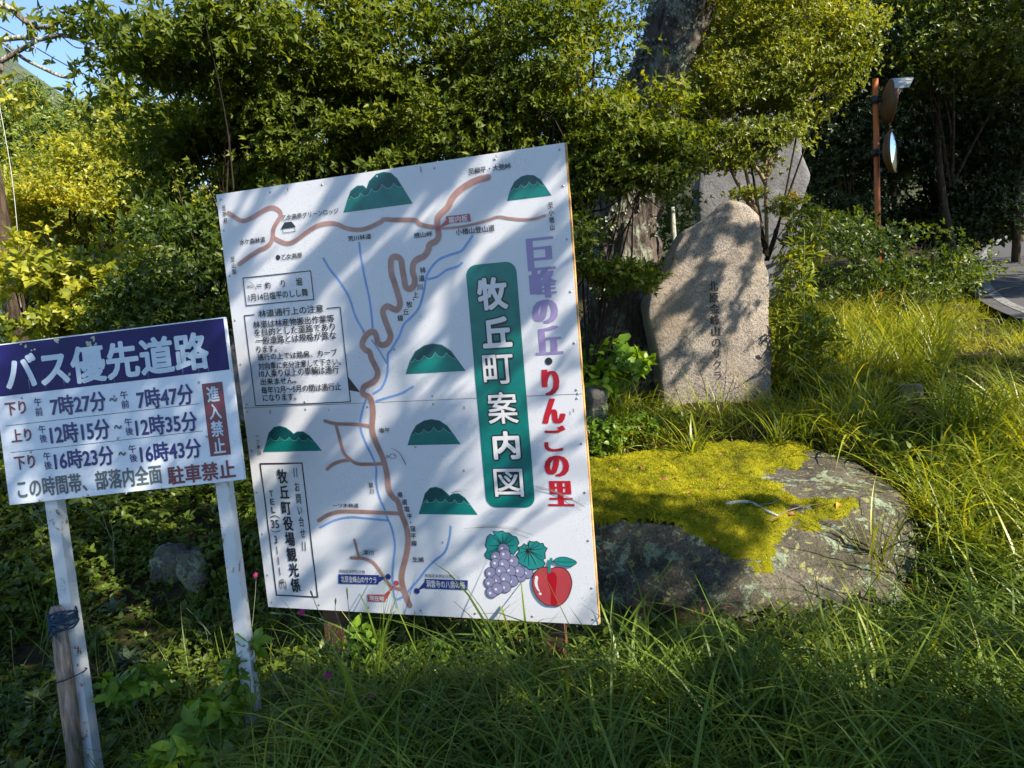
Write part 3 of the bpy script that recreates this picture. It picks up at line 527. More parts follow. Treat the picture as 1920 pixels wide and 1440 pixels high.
# grapes and apple
def z6(x, y): return (780 + x / 4.236, 860 + y / 4.236)
for oi, L1 in enumerate(([(545, 760), (570, 720), (550, 690), (565, 620), (590, 598), (625, 610), (610, 575), (650, 580), (690, 572), (705, 588), (740, 590), (765, 612), (800, 620), (820, 670), (805, 690), (815, 710), (780, 760), (700, 740), (660, 760), (630, 790), (605, 812), (590, 800), (560, 790)],
                        [(800, 760), (822, 735), (818, 700), (845, 692), (860, 672), (890, 690), (900, 650), (930, 660), (960, 655), (985, 672), (1010, 670), (1020, 695), (1045, 710), (1025, 745), (1030, 790), (1008, 800), (1028, 830), (1000, 885), (970, 868), (950, 878), (900, 880), (880, 860), (850, 845), (815, 825), (820, 800)])):
    P6 = [z6(*p_) for p_ in L1]; mb.poly('leaf_teal', P6, .0006 + oi * .0009); mb.line('ink', P6, 1.3 * px1, .0010 + oi * .0009, smooth=0, closed=True)
    c6 = (685, 690) if oi == 0 else (888, 725)
    for p_ in L1[::2]:
        e = z6(c6[0] + (p_[0] - c6[0]) * .8, c6[1] + (p_[1] - c6[1]) * .8); mb.line('ink', [z6(*c6), e], [1.2 * px1, .3 * px1], .0011 + oi * .0009, smooth=0, round_=False) if False else mb.line('ink', [z6(*c6), z6(c6[0] + (p_[0] - c6[0]) * .4 + 4, c6[1] + (p_[1] - c6[1]) * .4), e], [1.6 * px1, .5 * px1], .0011 + oi * .0009, smooth=3)
gl = .0010
for cx, cy in ((697, 718), (885, 905), (830, 932), (775, 815), (640, 782), (708, 762), (640, 835), (820, 895), (750, 890), (700, 840), (597, 905), (768, 968), (648, 962), (676, 895), (590, 982), (712, 947), (712, 1015), (605, 1058), (650, 1028)):
    gl += .00012
    mb.disc('ink', z6(cx, cy), 10.6 * px1, gl, 20)
    mb.disc('grape', z6(cx, cy), 9.7 * px1, gl + .00006, 20); mb.disc('letter_white', z6(cx - 14, cy - 6 if cy < 900 else cy + 6), 2.3 * px1, gl + .00010, 10)
ap = [(1070, 872), (1030, 858), (985, 868), (950, 900), (925, 960), (935, 1040), (975, 1110), (1030, 1155), (1085, 1165), (1140, 1163), (1190, 1125), (1225, 1060), (1240, 980), (1220, 910), (1180, 870), (1120, 858)]
P6 = [z6(*p_) for p_ in ap]; mb.poly('apple_red', P6, .0034, smooth=4); mb.line('ink', P6 + P6[:1], 1.2 * px1, .0038, smooth=4)
mb.poly('apple_dark', [z6(*p_) for p_ in ((1045, 900), (1100, 900), (1120, 960), (1110, 1060), (1125, 1150), (1075, 1152), (1075, 1060), (1050, 980))], .0038, smooth=3)
mb.line('letter_white', [z6(*p_) for p_ in ((960, 940), (955, 985), (966, 1025), (980, 1048))], [5.5 * px1, 5 * px1, 2.5 * px1], .0040); mb.disc('letter_white', z6(988, 1070), 2.6 * px1, .0040, 12)
mb.line('leaf_teal', [z6(*p_) for p_ in ((1058, 895), (1062, 840), (1075, 795))], 5 * px1, .0042); lf = [z6(*p_) for p_ in ((1085, 812), (1130, 782), (1200, 780), (1278, 818), (1235, 852), (1160, 850))]
mb.poly('leaf_teal', lf, .0042, smooth=4); mb.line('ink', lf + lf[:1], .8 * px1, .0045, smooth=4); mb.line('ink', [z6(1085, 812), z6(1180, 818), z6(1270, 818)], .7 * px1, .0045)
# scuffs, seam grime, screws
for pts in ([z6(385, 548), z6(600, 535), z6(800, 560), z6(960, 605)], [z6(950, 228), z6(1100, 260), z6(1250, 330), z6(1370, 395)], [z6(280, 262), z6(350, 250), z6(430, 258)], [(650, 1050), (690, 1032), (726, 1026)]):
    for k in range(5):
        o_ = rng.normal(0, 1.6, 2); s0 = rng.uniform(0, .3); P_ = spline(pts, 8); i0 = int(len(P_) * s0); i1 = int(len(P_) * rng.uniform(.6, 1)); mb.line('dirt', (P_ + o_)[i0:i1], rng.uniform(.2, .7) * px1, .0046, smooth=0, round_=False)
for x_, y_, L_ in ((540, 352, 9), (790, 312, 14), (508, 768, 8), (870, 760, 10), (617, 765, 6), (1075, 764, 10), (930, 290, 8)):
    for k in range(4): ox = rng.normal(0, 1.0); mb.line('dirt', [(x_ + ox, y_ + rng.uniform(0, 3)), (x_ + ox + .5, y_ + L_ * rng.uniform(.5, 1))], rng.uniform(.3, .8) * px1, .0046, smooth=0, round_=False)
mb.line('dirt', [(0.002, seam), (mb.W - .002, seam)], .0022, .0001, px=False, smooth=0, round_=False)
W_, H_ = mb.W, mb.H
scr = [(x, .022) for x in np.linspace(.02, W_ - .02, 7)] + [(x, H_ - .022) for x in np.linspace(.02, W_ - .02, 7)] + [(x, seam + s_) for x in np.linspace(.02, W_ - .02, 6) for s_ in (-.016, .016)] + [(x, y) for x in (.016, W_ - .016) for y in np.linspace(.15, H_ - .15, 9)] + [(.62, .62), (.75, .70), (.86, .56), (.80, 1.1), (.83, 1.33), (.88, 1.5), (1.0, 1.2)]
for u_, v_ in scr:
    a_ = np.linspace(0, 2 * math.pi, 8, endpoint=False); C0 = mb.P(np.array([u_, v_]) + 0.0052 * np.stack([np.cos(a_), np.sin(a_)], 1), .0002); C1 = mb.P(np.array([u_, v_]) + 0.0036 * np.stack([np.cos(a_), np.sin(a_)], 1), .0016)
    mb.layer('screw').add(np.vstack([C0, C1]), [(j, (j + 1) % 8, 8 + (j + 1) % 8, 8 + j) for j in range(8)] + [tuple(range(8, 16))])
for key, nm, mk in (('river', 'river_lines', 'river'), ('road_rim', 'road_rim', 'road_rim'), ('road_brown', 'road_lines', 'road_brown'), ('banner', 'title_banner', 'teal'), ('ink', 'black_lettering', 'ink'), ('letter_white', 'white_lettering', 'letter_white'),
                    ('purple', 'purple_lettering', 'purple'), ('red', 'red_lettering', 'red'), ('label_red', 'red_label', 'label_red'), ('navy', 'navy_label', 'navy'), ('grape', 'grape_picture', 'grape'), ('leaf_teal', 'vine_leaf_picture', 'leaf_teal'),
                    ('apple_red', 'apple_picture', 'apple_red'), ('apple_dark', 'apple_stripe', 'apple_dark'), ('dirt', 'scuff_marks', 'dirt'), ('screw', 'screw_heads', 'screw')):
    if key in mb.L: mb.L[key].build(nm, M[mk], map_board)

# ------------------------------------------------------------------ bus priority sign
bs = Board([(-20, 648), (423, 608.5), (460, 913), (18, 947)], .62)
g0 = bs.P([bs.W / 2, bs.H])[0]; g0[2] = float(gz(g0[0], g0[1]))
bus_sign = tag(empty('bus_road_sign', g0), 'small white notice sign with a navy heading band on two white posts', 'sign board')
M['drip'] = paint('faded_drip', (.10, .11, .24), .1); M['bus_white'] = panel_mat('bus_sign_sheet', (.56, .61, .68), .8); M['bus_navy'] = plain('navy_band', (.008, .006, .075), .4, .25, 0, .15, 8); M['bus_brown'] = paint('brown_letter', (.13, .025, .04), .2); M['bus_blue'] = paint('blue_letter', (.012, .015, .12), .15); M['bus_grey'] = paint('grey_letter', (.07, .09, .10), .3); M['bus_pale'] = paint('pale_letter', (.42, .50, .58), .06)
AXb = np.stack([bs.u, bs.v, bs.n])
V, F = box(bs.P([bs.W / 2, bs.H / 2], -.008)[0], AXb, (bs.W / 2, bs.H / 2, .0078)); mesh_obj('panel', V, F, M['bus_white'], bus_sign)
vb = (bs.uv(2, 735.5)[1] + bs.uv(430, 701)[1]) / 2
bs.rect('bus_navy', (0.004, .004), (bs.W - .006, vb), .0006, px=False)
bs.text('bus_pale', 'バス優先道路', (5, 666), (396, 691), .035)
for x_, y0_, y1_ in ((17, 718, 734), (54, 714, 731), (85, 713, 729), (119, 709, 724), (146, 710, 721), (158, 708, 722), (189, 705, 720), (213, 702, 718), (246, 700, 709), (253, 700, 708), (277, 697, 712), (342, 691, 706), (372, 688, 703), (390, 688, 701)):
    bs.line('drip', [(x_, y0_ - 3), (x_ + 1, (y0_ + y1_) / 2), (x_ + 2, y1_)], [1.8 * bs.W / 442, .3 * bs.W / 442], .0008, round_=False)
TS = lambda key, s_, a_, b_, bd=.03, ver=False: bs.text(key, s_, a_, b_, bd, ver)
TS('bus_brown', '下り', (8.8, 755), (51, 776)); TS('bus_brown', '上り', (20, 806), (60.8, 826)); TS('bus_brown', '下り', (26, 856), (68, 877.5))
for s_, a_, b_ in (('午前', (62.5, 745.8), (82.5, 780)), ('午前', (223.8, 732.5), (244.5, 766)), ('午後', (71, 797), (90.5, 830)), ('午後', (232, 783.8), (252, 816)), ('午後', (80, 847.5), (99.5, 880)), ('午後', (239.5, 833.8), (259.5, 866))): TS('bus_blue', s_, a_, b_, .015, True)
for s_, a_, b_ in (('7時27分', (92.5, 743.8), (201, 770)), ('7時47分', (254.5, 730), (365, 757.5)), ('12時15分', (91.5, 796), (208.8, 822.5)), ('12時35分', (252, 782.5), (372.5, 807.5)), ('16時23分', (99.8, 846), (216, 871)), ('16時43分', (260.5, 832.5), (380, 857.5))): TS('bus_blue', s_, a_, b_, .03)
for a_, b_ in (((205, 746), (221, 752.5)), ((213.8, 797), (229.5, 804)), ((222, 847), (237.5, 854))): TS('bus_grey', '～', a_, b_, .05)
TS('bus_grey', 'この時間帯、部落内全面', (31, 899), (306, 906), .03); TS('bus_brown', '駐車禁止', (312.5, 875), (443.8, 896), .03)
q = [bs.uv(*z) for z in ((377, 719.5), (416, 716), (434.5, 852.5), (396, 855.5))]; bs.rect('brown_panel', ((q[0][0] + q[3][0]) / 2, (q[0][1] + q[1][1]) / 2), ((q[1][0] + q[2][0]) / 2, (q[2][1] + q[3][1]) / 2), .0006, px=False)
bs.text('bus_pale', '進入禁止', (385.5, 724), (426, 851), .03, True)
k1 = bs.W / 442
for a_, b_ in (((11, 793), (374, 762.5)), ((20, 843), (380.5, 813.8))):
    A = bs.uv(*a_); B = bs.uv(*b_); v_ = (A[1] + B[1]) / 2; bs.line('bus_grey', [(A[0], v_), (B[0], v_)], 1.1 * k1, .0006, px=False, smooth=0, round_=False)
for key, nm, mk in (('bus_navy', 'heading_band', 'bus_navy'), ('brown_panel', 'brown_panel', 'bus_brown'), ('drip', 'paint_drips', 'drip'), ('bus_pale', 'pale_lettering', 'bus_pale'), ('bus_brown', 'brown_lettering', 'bus_brown'), ('bus_blue', 'blue_lettering', 'bus_blue'), ('bus_grey', 'grey_lettering', 'bus_grey')): bs.L[key].build(nm, M[mk], bus_sign)
for u_, v_ in [bs.uv(*z) for z in ((41, 746), (373, 717), (388, 819), (75, 938), (156, 932), (236, 925), (314, 919), (401, 912), (165, 928), (281, 924), (221, 822), (214, 743), (58, 847))]:
    a_ = np.linspace(0, 2 * math.pi, 8, endpoint=False); C0 = bs.P(np.array([u_, v_]) + .0055 * np.stack([np.cos(a_), np.sin(a_)], 1), .0002); C1 = bs.P(np.array([u_, v_]) + .0035 * np.stack([np.cos(a_), np.sin(a_)], 1), .0028)
    bs.layer('screw').add(np.vstack([C0, C1]), [(j, (j + 1) % 8, 8 + (j + 1) % 8, 8 + j) for j in range(8)] + [tuple(range(8, 16))])
bs.L['screw'].build('screw_heads', M['screw'], bus_sign)
# lichen blots on the top edge of the band
lb = MB()
for cx, cy, r_ in ((107, 638, 5), (168, 644, 6), (176, 634, 3.5), (48, 649, 3), (66, 655, 2), (180, 646, 3), (131, 701, 3), (60, 657, 1.6), (208, 651, 1.4), (40, 645, 2)):
    for k in range(14):
        o_ = rng.normal(0, r_ * .45, 2); C = bs.uv(cx + o_[0], cy + o_[1]); a_ = np.linspace(0, 2 * math.pi, 7, endpoint=False); rr = rng.uniform(.25, .5) * r_ * k1 * (1 + .3 * np.sin(a_ * 2 + k))
        lb.add(bs.P(C + rr[:, None] * np.stack([np.cos(a_), np.sin(a_)], 1), .0012 + k * .00015), [tuple(range(7))])
lb.build('lichen', plain('pale_lichen', (.30, .36, .26), .95, .1, 0, .3, 200), bus_sign)
mt, n, l, p = new_mat('flaking_white_post'); co = objco(n); t = noise_tex(n, l, 16, 9, .75, .2, co); r = ramp(n, [(.56, (.46, .48, .50)), (.60, (.33, .30, .28)), (.63, (.12, .045, .02)), (.75, (.05, .022, .012))]); l.new(t.outputs[0], r.inputs[0]); l.new(r.outputs[0], p.inputs['Base Color']); p.inputs['Roughness'].default_value = .5
M['flake'] = mt
def sign_post(top_px, bot_px, back):
    a_ = bs.P(bs.uv(*top_px), 0)[0]; dirv = bs.v
    d_ = ray(*bot_px); tq = ((bs.o - EYE) @ bs.n) / (d_ @ bs.n); b_ = EYE + d_ * tq
    a2 = a_ - bs.v * .5 - bs.n * back; b2 = b_ - bs.n * back; gb = float(gz(b2[0], b2[1])); dd = unit(b2 - a2); k = (gb - .2 - a2[2]) / dd[2]; b2 = a2 + dd * k
    ax = np.stack([unit(np.cross(dd, bs.n)), unit(np.cross(dd, np.cross(dd, bs.n))), dd]); h_ = .024
    V, F = box((a2 + b2) / 2, ax, (h_, h_, np.linalg.norm(b2 - a2) / 2)); mesh_obj('post', V, F, M['flake'], bus_sign); return a2, b2
pl = sign_post((84, 938), (161, 1440), .0405); pr = sign_post((410, 905), (470, 1372), .0405)
# wooden stake lashed to the left post
mt, n, l, p = new_mat('weathered_stake'); co = objco(n); mp = n.new('ShaderNodeMapping'); mp.inputs['Scale'].default_value = (40, 40, 3); l.new(co, mp.inputs[0]); t = noise_tex(n, l, 1.5, 8, .7, .5, mp.outputs[0]); r = ramp(n, [(.35, (.08, .05, .035)), (.55, (.22, .17, .13)), (.7, (.34, .29, .25))]); l.new(t.outputs[0], r.inputs[0]); l.new(r.outputs[0], p.inputs['Base Color']); p.inputs['Roughness'].default_value = .9
b = n.new('ShaderNodeBump'); b.inputs['Distance'].default_value = .006; l.new(t.outputs[0], b.inputs['Height']); l.new(b.outputs[0], p.inputs['Normal'])
def onsign(px, py, lift): d_ = ray(px, py); q_ = bs.o + bs.n * lift; return EYE + d_ * (((q_ - EYE) @ bs.n) / (d_ @ bs.n))
s0 = onsign(105, 1137, .02); s1 = onsign(143, 1440, .02); dd = unit(s1 - s0); s1 = s0 + dd * ((-.25 - s0[2]) / dd[2])
stake = tag(empty('wooden_stake', (s1[0], s1[1], 0)), 'weathered grey wooden stake lashed against the left white sign post with blue twine', 'stake')
V, F = tube([s0 - dd * .0, s0 + dd * .02, (s0 + s1) / 2, s1], [.017, .025, .026, .026], 12, True, .45); mesh_obj('shaft', V, F, mt, stake, True)
tw = MB()
for k in range(13):
    c_ = s0 + dd * (.052 + rng.normal(0, .011)) - bs.n * .014 + bs.u * .012; a_ = np.linspace(0, 2 * math.pi, 20); ph = rng.uniform(-.35, .35, 2)
    pth = c_ + (.045 + rng.normal(0, .003)) * np.cos(a_)[:, None] * bs.u + .050 * np.sin(a_)[:, None] * bs.n + dd * (.010 * np.sin(a_ * 2 + ph[0] * 9) + .018 * np.cos(a_) * ph[1])[:, None]; V, F = tube(pth, .0032, 5, False); tw.add(V, F)
for k in range(7):
    c_ = s0 + dd * .06 + bs.n * .028 + bs.u * rng.uniform(-.02, .01); V, F = tube([c_, c_ + dd * .03 + bs.u * rng.normal(0, .012), c_ + dd * rng.uniform(.04, .075) + bs.u * rng.normal(0, .02)], [.002, .0018, .001], 4); tw.add(V, F)
tw.build('blue_twine', plain('blue_twine', (.012, .035, .075), .8, .2, 0, .5, 120), stake, True)
wr = MB(); c_ = s0 + dd * .275 - bs.n * .012 + bs.u * .014; a_ = np.linspace(0, 2 * math.pi, 24); V, F = tube(c_ + 0.056 * np.cos(a_)[:, None] * bs.u + .054 * np.sin(a_)[:, None] * bs.n - dd * (.012 * np.cos(a_))[:, None], .0022, 5, False); wr.add(V, F); wr.build('tie_wire', M['twig'], stake, True)
#@@NEXT@@
# ------------------------------------------------------------------ stones
def fbm(P, sc, seed, oct_=5, H=1.0):
    return np.array([noise.fractal(Vector((p[0] * sc + seed, p[1] * sc - seed * .7, p[2] * sc + seed * 1.3)), H, 2.1, oct_) for p in P])
def sphere_grid(nu, nv):
    u = np.linspace(0, 2 * math.pi, nu, endpoint=False); v = np.linspace(-math.pi / 2, math.pi / 2, nv)
    U, Vv = np.meshgrid(u, v); return U, Vv, [(i * nu + j, i * nu + (j + 1) % nu, (i + 1) * nu + (j + 1) % nu, (i + 1) * nu + j) for i in range(nv - 1) for j in range(nu)]
def spow(x, e): return np.sign(x) * np.abs(x) ** e
def rock_verts(c, half, e, nu, nv, amp, sc, seed, facets=0):
    U, Vv, F = sphere_grid(nu, nv)
    P = np.stack([spow(np.cos(Vv), e) * spow(np.cos(U), e), spow(np.cos(Vv), e) * spow(np.sin(U), e), spow(np.sin(Vv), e)], 2).reshape(-1, 3)
    r_ = np.random.default_rng(seed)
    for k in range(facets):
        nrm = unit(r_.normal(size=3)); dd = r_.uniform(.78, .98); over = np.maximum(P @ nrm - dd, 0); P = P - over[:, None] * nrm * .85
    N = unit(P); P = P * np.array(half)
    P = P + N * (amp * fbm(P, sc, seed))[:, None] + N * (amp * .25 * fbm(P, sc * 5, seed + 3, 3))[:, None]
    return P + np.array(c), F
# the big mossy boulder
BC = np.array([1.0, 3.80, -.05])
U, Vv, BF = sphere_grid(260, 130)
e = .28
BP = np.stack([spow(np.cos(Vv), e) * spow(np.cos(U), e), spow(np.cos(Vv), e) * spow(np.sin(U), e), spow(np.sin(Vv), .32)], 2).reshape(-1, 3)
for nrm, dd in (((.75, -.55, .35), 1.12), ((-.2, -.85, -.5), .92), ((.5, -.8, -.2), 1.05), ((.9, .1, .45), 1.2), ((.2, -.75, .62), 1.12), ((-.5, -.8, .3), 1.0)):
    nn = unit(np.array(nrm)); over = np.maximum(BP @ nn - dd, 0); BP = BP - over[:, None] * nn * .9
BN = unit(BP); BP = BP * np.array([1.18, .74, .53])
nz = fbm(BP, 1.6, 4.2); n2 = fbm(BP, 5.5, 9.1, 6, .8)
crk = np.array([abs(noise.noise(Vector((q[0] * 1.9 + 3, q[1] * 1.9, q[2] * 1.6 + 1)))) for q in BP]); crk = np.maximum(0, .10 - crk) / .10 * sstep(.30, .05, BP[:, 2])
BP = BP + BN * (.075 * nz + .036 * n2 - .055 * crk)[:, None] * np.array([1, 1, .55])
BP[:, 2] += np.where(BP[:, 2] > 0, .09 * (BP[:, 1]) / .74 - .035 * (BP[:, 0]) - .03 * sstep(.75, 1.15, BP[:, 0]) - .05, 0)
BP = BP + BC
boulder = tag(empty('boulder', (BC[0], BC[1], 0)), 'wide flat dark boulder with bright yellow-green moss on top beside the map board', 'boulder')
rockm = mesh_obj('rock', BP, BF, M['boulder'], boulder, True)
bvh = BVHTree.FromPolygons([tuple(v) for v in BP], BF)
def drop(bv, x, y, z0=5):
    h = bv.ray_cast(Vector((x, y, z0)), Vector((0, 0, -1))); return (np.array(h[0]), np.array(h[1])) if h[0] is not None else (None, None)
def moss_cover(x, y):                 # >0 where moss grows on the boulder's top
    f = noise.fractal(Vector((x * 2.7, y * 2.7, 3.1)), 1.0, 2.0, 4) * (.34 if y > 3.6 or x > 1.1 else .18) + noise.noise(Vector((x * 9, y * 9, 1))) * (.13 if x > 1.15 else .05)
    edge = 1.50 - .16 * (y - 3.3) if y < 3.85 else 1.41 + 1.0 * (y - 3.85)
    return min((edge - x) * 1.1, (y - (3.21 + .08 * math.sin(x * 4.3 + .6) + .04 * math.sin(x * 11))) * 1.6, .3) + f
mg = {}; mv = []; mf = []; stp = .0095
xs = np.arange(-.25, 2.0, stp); ys = np.arange(3.0, 4.6, stp)
HG = np.full((len(xs), len(ys)), np.nan)
for i, x in enumerate(xs):
    for j, y in enumerate(ys):
        h, nn = drop(bvh, x, y)
        if h is not None: HG[i, j] = h[2]
HB_ = np.where(np.isnan(HG), -.2, HG); HS = HB_.copy()
for _ in range(10):                   # a smoothed height field gives the slope that moss can hold on to
    for ax_ in (0, 1): HS = (HS + np.roll(HS, 1, ax_) + np.roll(HS, -1, ax_)) / 3
gx_, gy_ = np.gradient(HS, stp); SL = 1 / np.sqrt(1 + gx_ ** 2 + gy_ ** 2)
for i, x in enumerate(xs):
    for j, y in enumerate(ys):
        if np.isnan(HG[i, j]): continue
        cvr = moss_cover(x, y) + min(0, (SL[i, j] - .72) * .9)
        if cvr < -.02 or SL[i, j] < .42: continue
        th = .030 * min(1, max(-.4, cvr * 7)) + .012 * noise.fractal(Vector((x * 22, y * 22, 7)), 1, 2, 3) * (cvr > .02)
        mg[i, j] = len(mv); mv.append(np.array([x, y, .5 * HG[i, j] + .5 * max(HS[i, j], HG[i, j]) + th - .006]))
for (i, j), a in mg.items():
    if (i + 1, j) in mg and (i, j + 1) in mg and (i + 1, j + 1) in mg: mf.append((a, mg[i + 1, j], mg[i + 1, j + 1], mg[i, j + 1]))
mt, n, l, p = new_mat('moss_bed'); co = objco(n); t = noise_tex(n, l, 5, 6, .7, 0, co); t2 = noise_tex(n, l, 160, 3, .7, 0, co); r = ramp(n, [(.3, (.08, .075, .008)), (.5, (.21, .205, .008)), (.68, (.34, .30, .012))]); l.new(t.outputs[0], r.inputs[0])
l.new(mixc(n, l, .5, r.outputs[0], mixc(n, l, 1.0, r.outputs[0], t2.outputs[0], 'MULTIPLY')), p.inputs['Base Color']); p.inputs['Roughness'].default_value = .95; p.inputs['Specular IOR Level'].default_value = .1
b = n.new('ShaderNodeBump'); b.inputs['Distance'].default_value = .012; l.new(t2.outputs[0], b.inputs['Height']); l.new(b.outputs[0], p.inputs['Normal'])
mossb = mesh_obj('moss', mv, mf, mt, boulder, True)
mv = np.array(mv)
# moss tufts: tiny upright points all over the moss
def leaf_batch(base, along, normal, L, Wd, tmpl):
    side = unit(np.cross(along, normal)); nrm = np.cross(side, along)
    T, F = tmpl; k = len(T)
    V = base[:, None, :] + L[:, None, None] * (T[None, :, 0:1] * along[:, None, :] + T[None, :, 2:3] * nrm[:, None, :]) + (L * Wd)[:, None, None] * T[None, :, 1:2] * side[:, None, :]
    Fa = (np.arange(len(base)) * k)[:, None, None] + F[None]
    return V.reshape(-1, 3), Fa.reshape(-1, F.shape[1])
T_RH = (np.array([(0, 0, 0), (.42, .5, .10), (.42, -.5, .10), (1, 0, -.06)]), np.array([(0, 2, 3), (0, 3, 1)]))
T_TRI = (np.array([(0, .5, 0), (0, -.5, 0), (1, 0, 0)]), np.array([(0, 1, 2)]))
T_OV = (np.array([(0, 0, 0), (.35, 0, 0), (.7, 0, -.03), (1, 0, -.12), (.22, .40, .07), (.58, .42, .06), (.22, -.40, .07), (.58, -.42, .06)]),
        np.array([(0, 1, 4), (1, 2, 5), (1, 5, 4), (2, 3, 5), (0, 6, 1), (1, 7, 2), (1, 6, 7), (2, 7, 3)]))
T_MAP = (np.array([(0, 0, 0), (.30, .10, .02), (.15, .62, .0), (.45, .22, .02), (.62, .55, -.04), (.60, .16, 0), (1, 0, -.08), (.60, -.16, 0), (.62, -.55, -.04), (.45, -.22, .02), (.15, -.62, 0), (.30, -.10, .02)]),
         np.array([(0, 1, 2), (1, 3, 2), (1, 5, 3), (3, 5, 4), (5, 7, 6), (1, 11, 5), (5, 11, 7), (7, 9, 8), (11, 9, 7), (11, 10, 9), (0, 10, 11), (0, 11, 1)]))
k = 75000; bi = rng.integers(0, len(mv), k); base = mv[bi] + np.stack([rng.uniform(-.5, .5, k) * stp, rng.uniform(-.5, .5, k) * stp, np.full(k, -.002)], 1)
al = unit(rng.normal(size=(k, 3)) * .42 + np.array([0, 0, 1.])); V, F = leaf_batch(base, al, unit(rng.normal(size=(k, 3))), rng.uniform(.004, .011, k), rng.uniform(.5, .8, k), T_TRI)
tag(mesh_obj('moss_tufts', V, F, M['moss'], mossb), kind='stuff')

def slab_stone(name, outline_px, Y, thick, mat, label, parent_name, lean=0.0, bulge=.045, turn=0.0, amp=.032, seed=1):
    c2 = np.mean([at(*q, Y) for q in outline_px], 0)
    out = np.array([at(*q, Y) for q in outline_px]); out = spline(np.vstack([out, out[:1]]), 7)[:-1]
    c0 = out.mean(0); D = out - c0; th = math.radians(turn)
    ux = np.array([math.cos(th), math.sin(th), 0]); nf = np.array([math.sin(th), -math.cos(th), 0])     # face normal, towards the viewer
    X2 = D[:, 0] / (ux[0] - 0) if abs(th) < 1e-6 else D[:, 0] / ux[0]
    Z2 = D[:, 2]
    rings = [(.90, -thick), (.985, -thick * .82), (1.0, -thick * .45), (1.0, -.035), (.985, -.010), (.955, 0)] + [(s_, bulge * (1 - s_ ** 2)) for s_ in (.88, .8, .7, .6, .5, .4, .3, .2, .1)]
    V = []; nO = len(out)
    for s_, dz in rings:
        for x_, z_ in zip(X2, Z2): V.append(c0 + ux * x_ * s_ + np.array([0, 0, z_ * s_]) + nf * dz)
    V = np.array(V); ringid = np.repeat(np.arange(len(rings)), nO)
    a_ = np.where(ringid < 5, amp, amp * .18)
    nz = fbm(V, 3.2, seed, 5); V = V + nf * (nz * np.where(ringid >= 5, amp * .6, amp))[:, None] + ux * (fbm(V, 5, seed + 5, 4) * np.where(ringid < 5, amp * .7, 0))[:, None] + np.array([0, 0, 1.]) * (fbm(V, 5, seed + 8, 4) * np.where(ringid < 5, amp * .7, 0))[:, None]
    F = [(i * nO + j, (i + 1) * nO + j, (i + 1) * nO + (j + 1) % nO, i * nO + (j + 1) % nO)[::-1] for i in range(len(rings) - 1) for j in range(nO)]
    F += [tuple(range(nO))[::1], tuple((len(rings) - 1) * nO + j for j in range(nO))]
    g = c0.copy(); g[1] -= 0; g[2] = float(gz(g[0], g[1]))
    root = tag(empty(parent_name, g), label, 'stone')
    o = mesh_obj(name, V, F, mat, root, True)
    return root, V, F, nf, ux
def r4(x, y): return (1080 + x / 2.769, 340 + y / 2.769)
mono, MV, MF, mnf, mux = slab_stone('stone_block', [r4(*q) for q in ((760, 125), (800, 98), (860, 102), (920, 132), (962, 185), (975, 290), (988, 400), (1010, 470), (1010, 560), (1016, 700), (1024, 850), (1022, 960), (1025, 1080), (1010, 1180), (700, 1230), (480, 1200), (437, 1080), (430, 960), (408, 880), (380, 760), (366, 670), (378, 600), (440, 525), (482, 450), (520, 340), (565, 265), (640, 220))], 5.2, .26, M['granite'],
                                   'pinkish granite monument stone with a vertical carved inscription, slanting shoulder, behind the boulder', 'monument_stone', turn=3, seed=2.3, amp=.02)
mb_bvh = BVHTree.FromPolygons([tuple(v) for v in MV], MF)
def carve(txt, a_, b_, bold, mat, name, proud=.0015):
    A = at(*a_, 5.0); B = at(*b_, 5.0); n_ = len(txt); col = MB()
    for i, ch in enumerate(txt):
        V, F = glyphs(ch); e2 = V - np.array([(V[:, 0].max() + V[:, 0].min()) / 2, .38])
        fr = (i + .5) / n_; cx = A[0] + (B[0] - A[0]) * .5; cz = A[2] + (B[2] - A[2]) * fr; s_ = abs(B[2] - A[2]) / n_ * .95; sw = abs(B[0] - A[0]) * .95
        for dx, dz in ((0, 0), (bold, 0), (-bold, 0), (0, bold * .5)):
            pts = []
            for q in e2:
                x_ = cx + q[0] * sw + dx; z_ = cz + q[1] * s_ + dz; d_ = np.array([x_, 5.0, z_]) - EYE; h = mb_bvh.ray_cast(Vector(EYE), Vector(unit(d_)))
                hp = np.array(h[0]) if h[0] is not None else EYE + d_ * 1.04; pts.append(hp + mnf * (proud + .0002 * (abs(dx) + dz > 0) + .0003 * (dx > 0) + .0006 * (dz > 0)))
            col.add(pts, F)
    col.build(name, mat, mono)
carve('北原金峰山のサクラ', (1327, 527), (1356, 714), .0026, plain('carved_ink', (.045, .042, .04), .9, .1), 'carved_inscription')
carve('九年十一月三日', (1399, 548), (1413, 640), .0005, plain('worn_carving', (.20, .155, .125), .9, .1), 'faint_date_carving'); 
slab_stone('stone_block', [(1310, 385), (1312, 330), (1322, 280), (1345, 235), (1390, 205), (1440, 200), (1485, 222), (1502, 252), (1504, 290), (1517, 322), (1511, 360), (1500, 400), (1498, 470), (1480, 560), (1330, 560), (1318, 450)], 7.4, .3, M['slab'],
           'tall smooth grey stone slab standing in shade behind the thin-stemmed shrub', 'stone_slab', turn=-4, amp=.025, bulge=.01, seed=6.1)
# small dark stone marker in the grass
c = at(1700, 760, 4.9); gzc = float(gz(c[0], c[1])); top = at(1700, 722, 4.9)[2]
V, F = rock_verts((c[0], c[1], (gzc + top) / 2 - .05), (.088, .08, (top - gzc) / 2 + .06), .3, 36, 24, .012, 6, 3); tag(mesh_obj('marker_stone', V, F, M['darkpost'], None, True), 'short dark square marker stone standing in the grass right of the monument', 'stone')
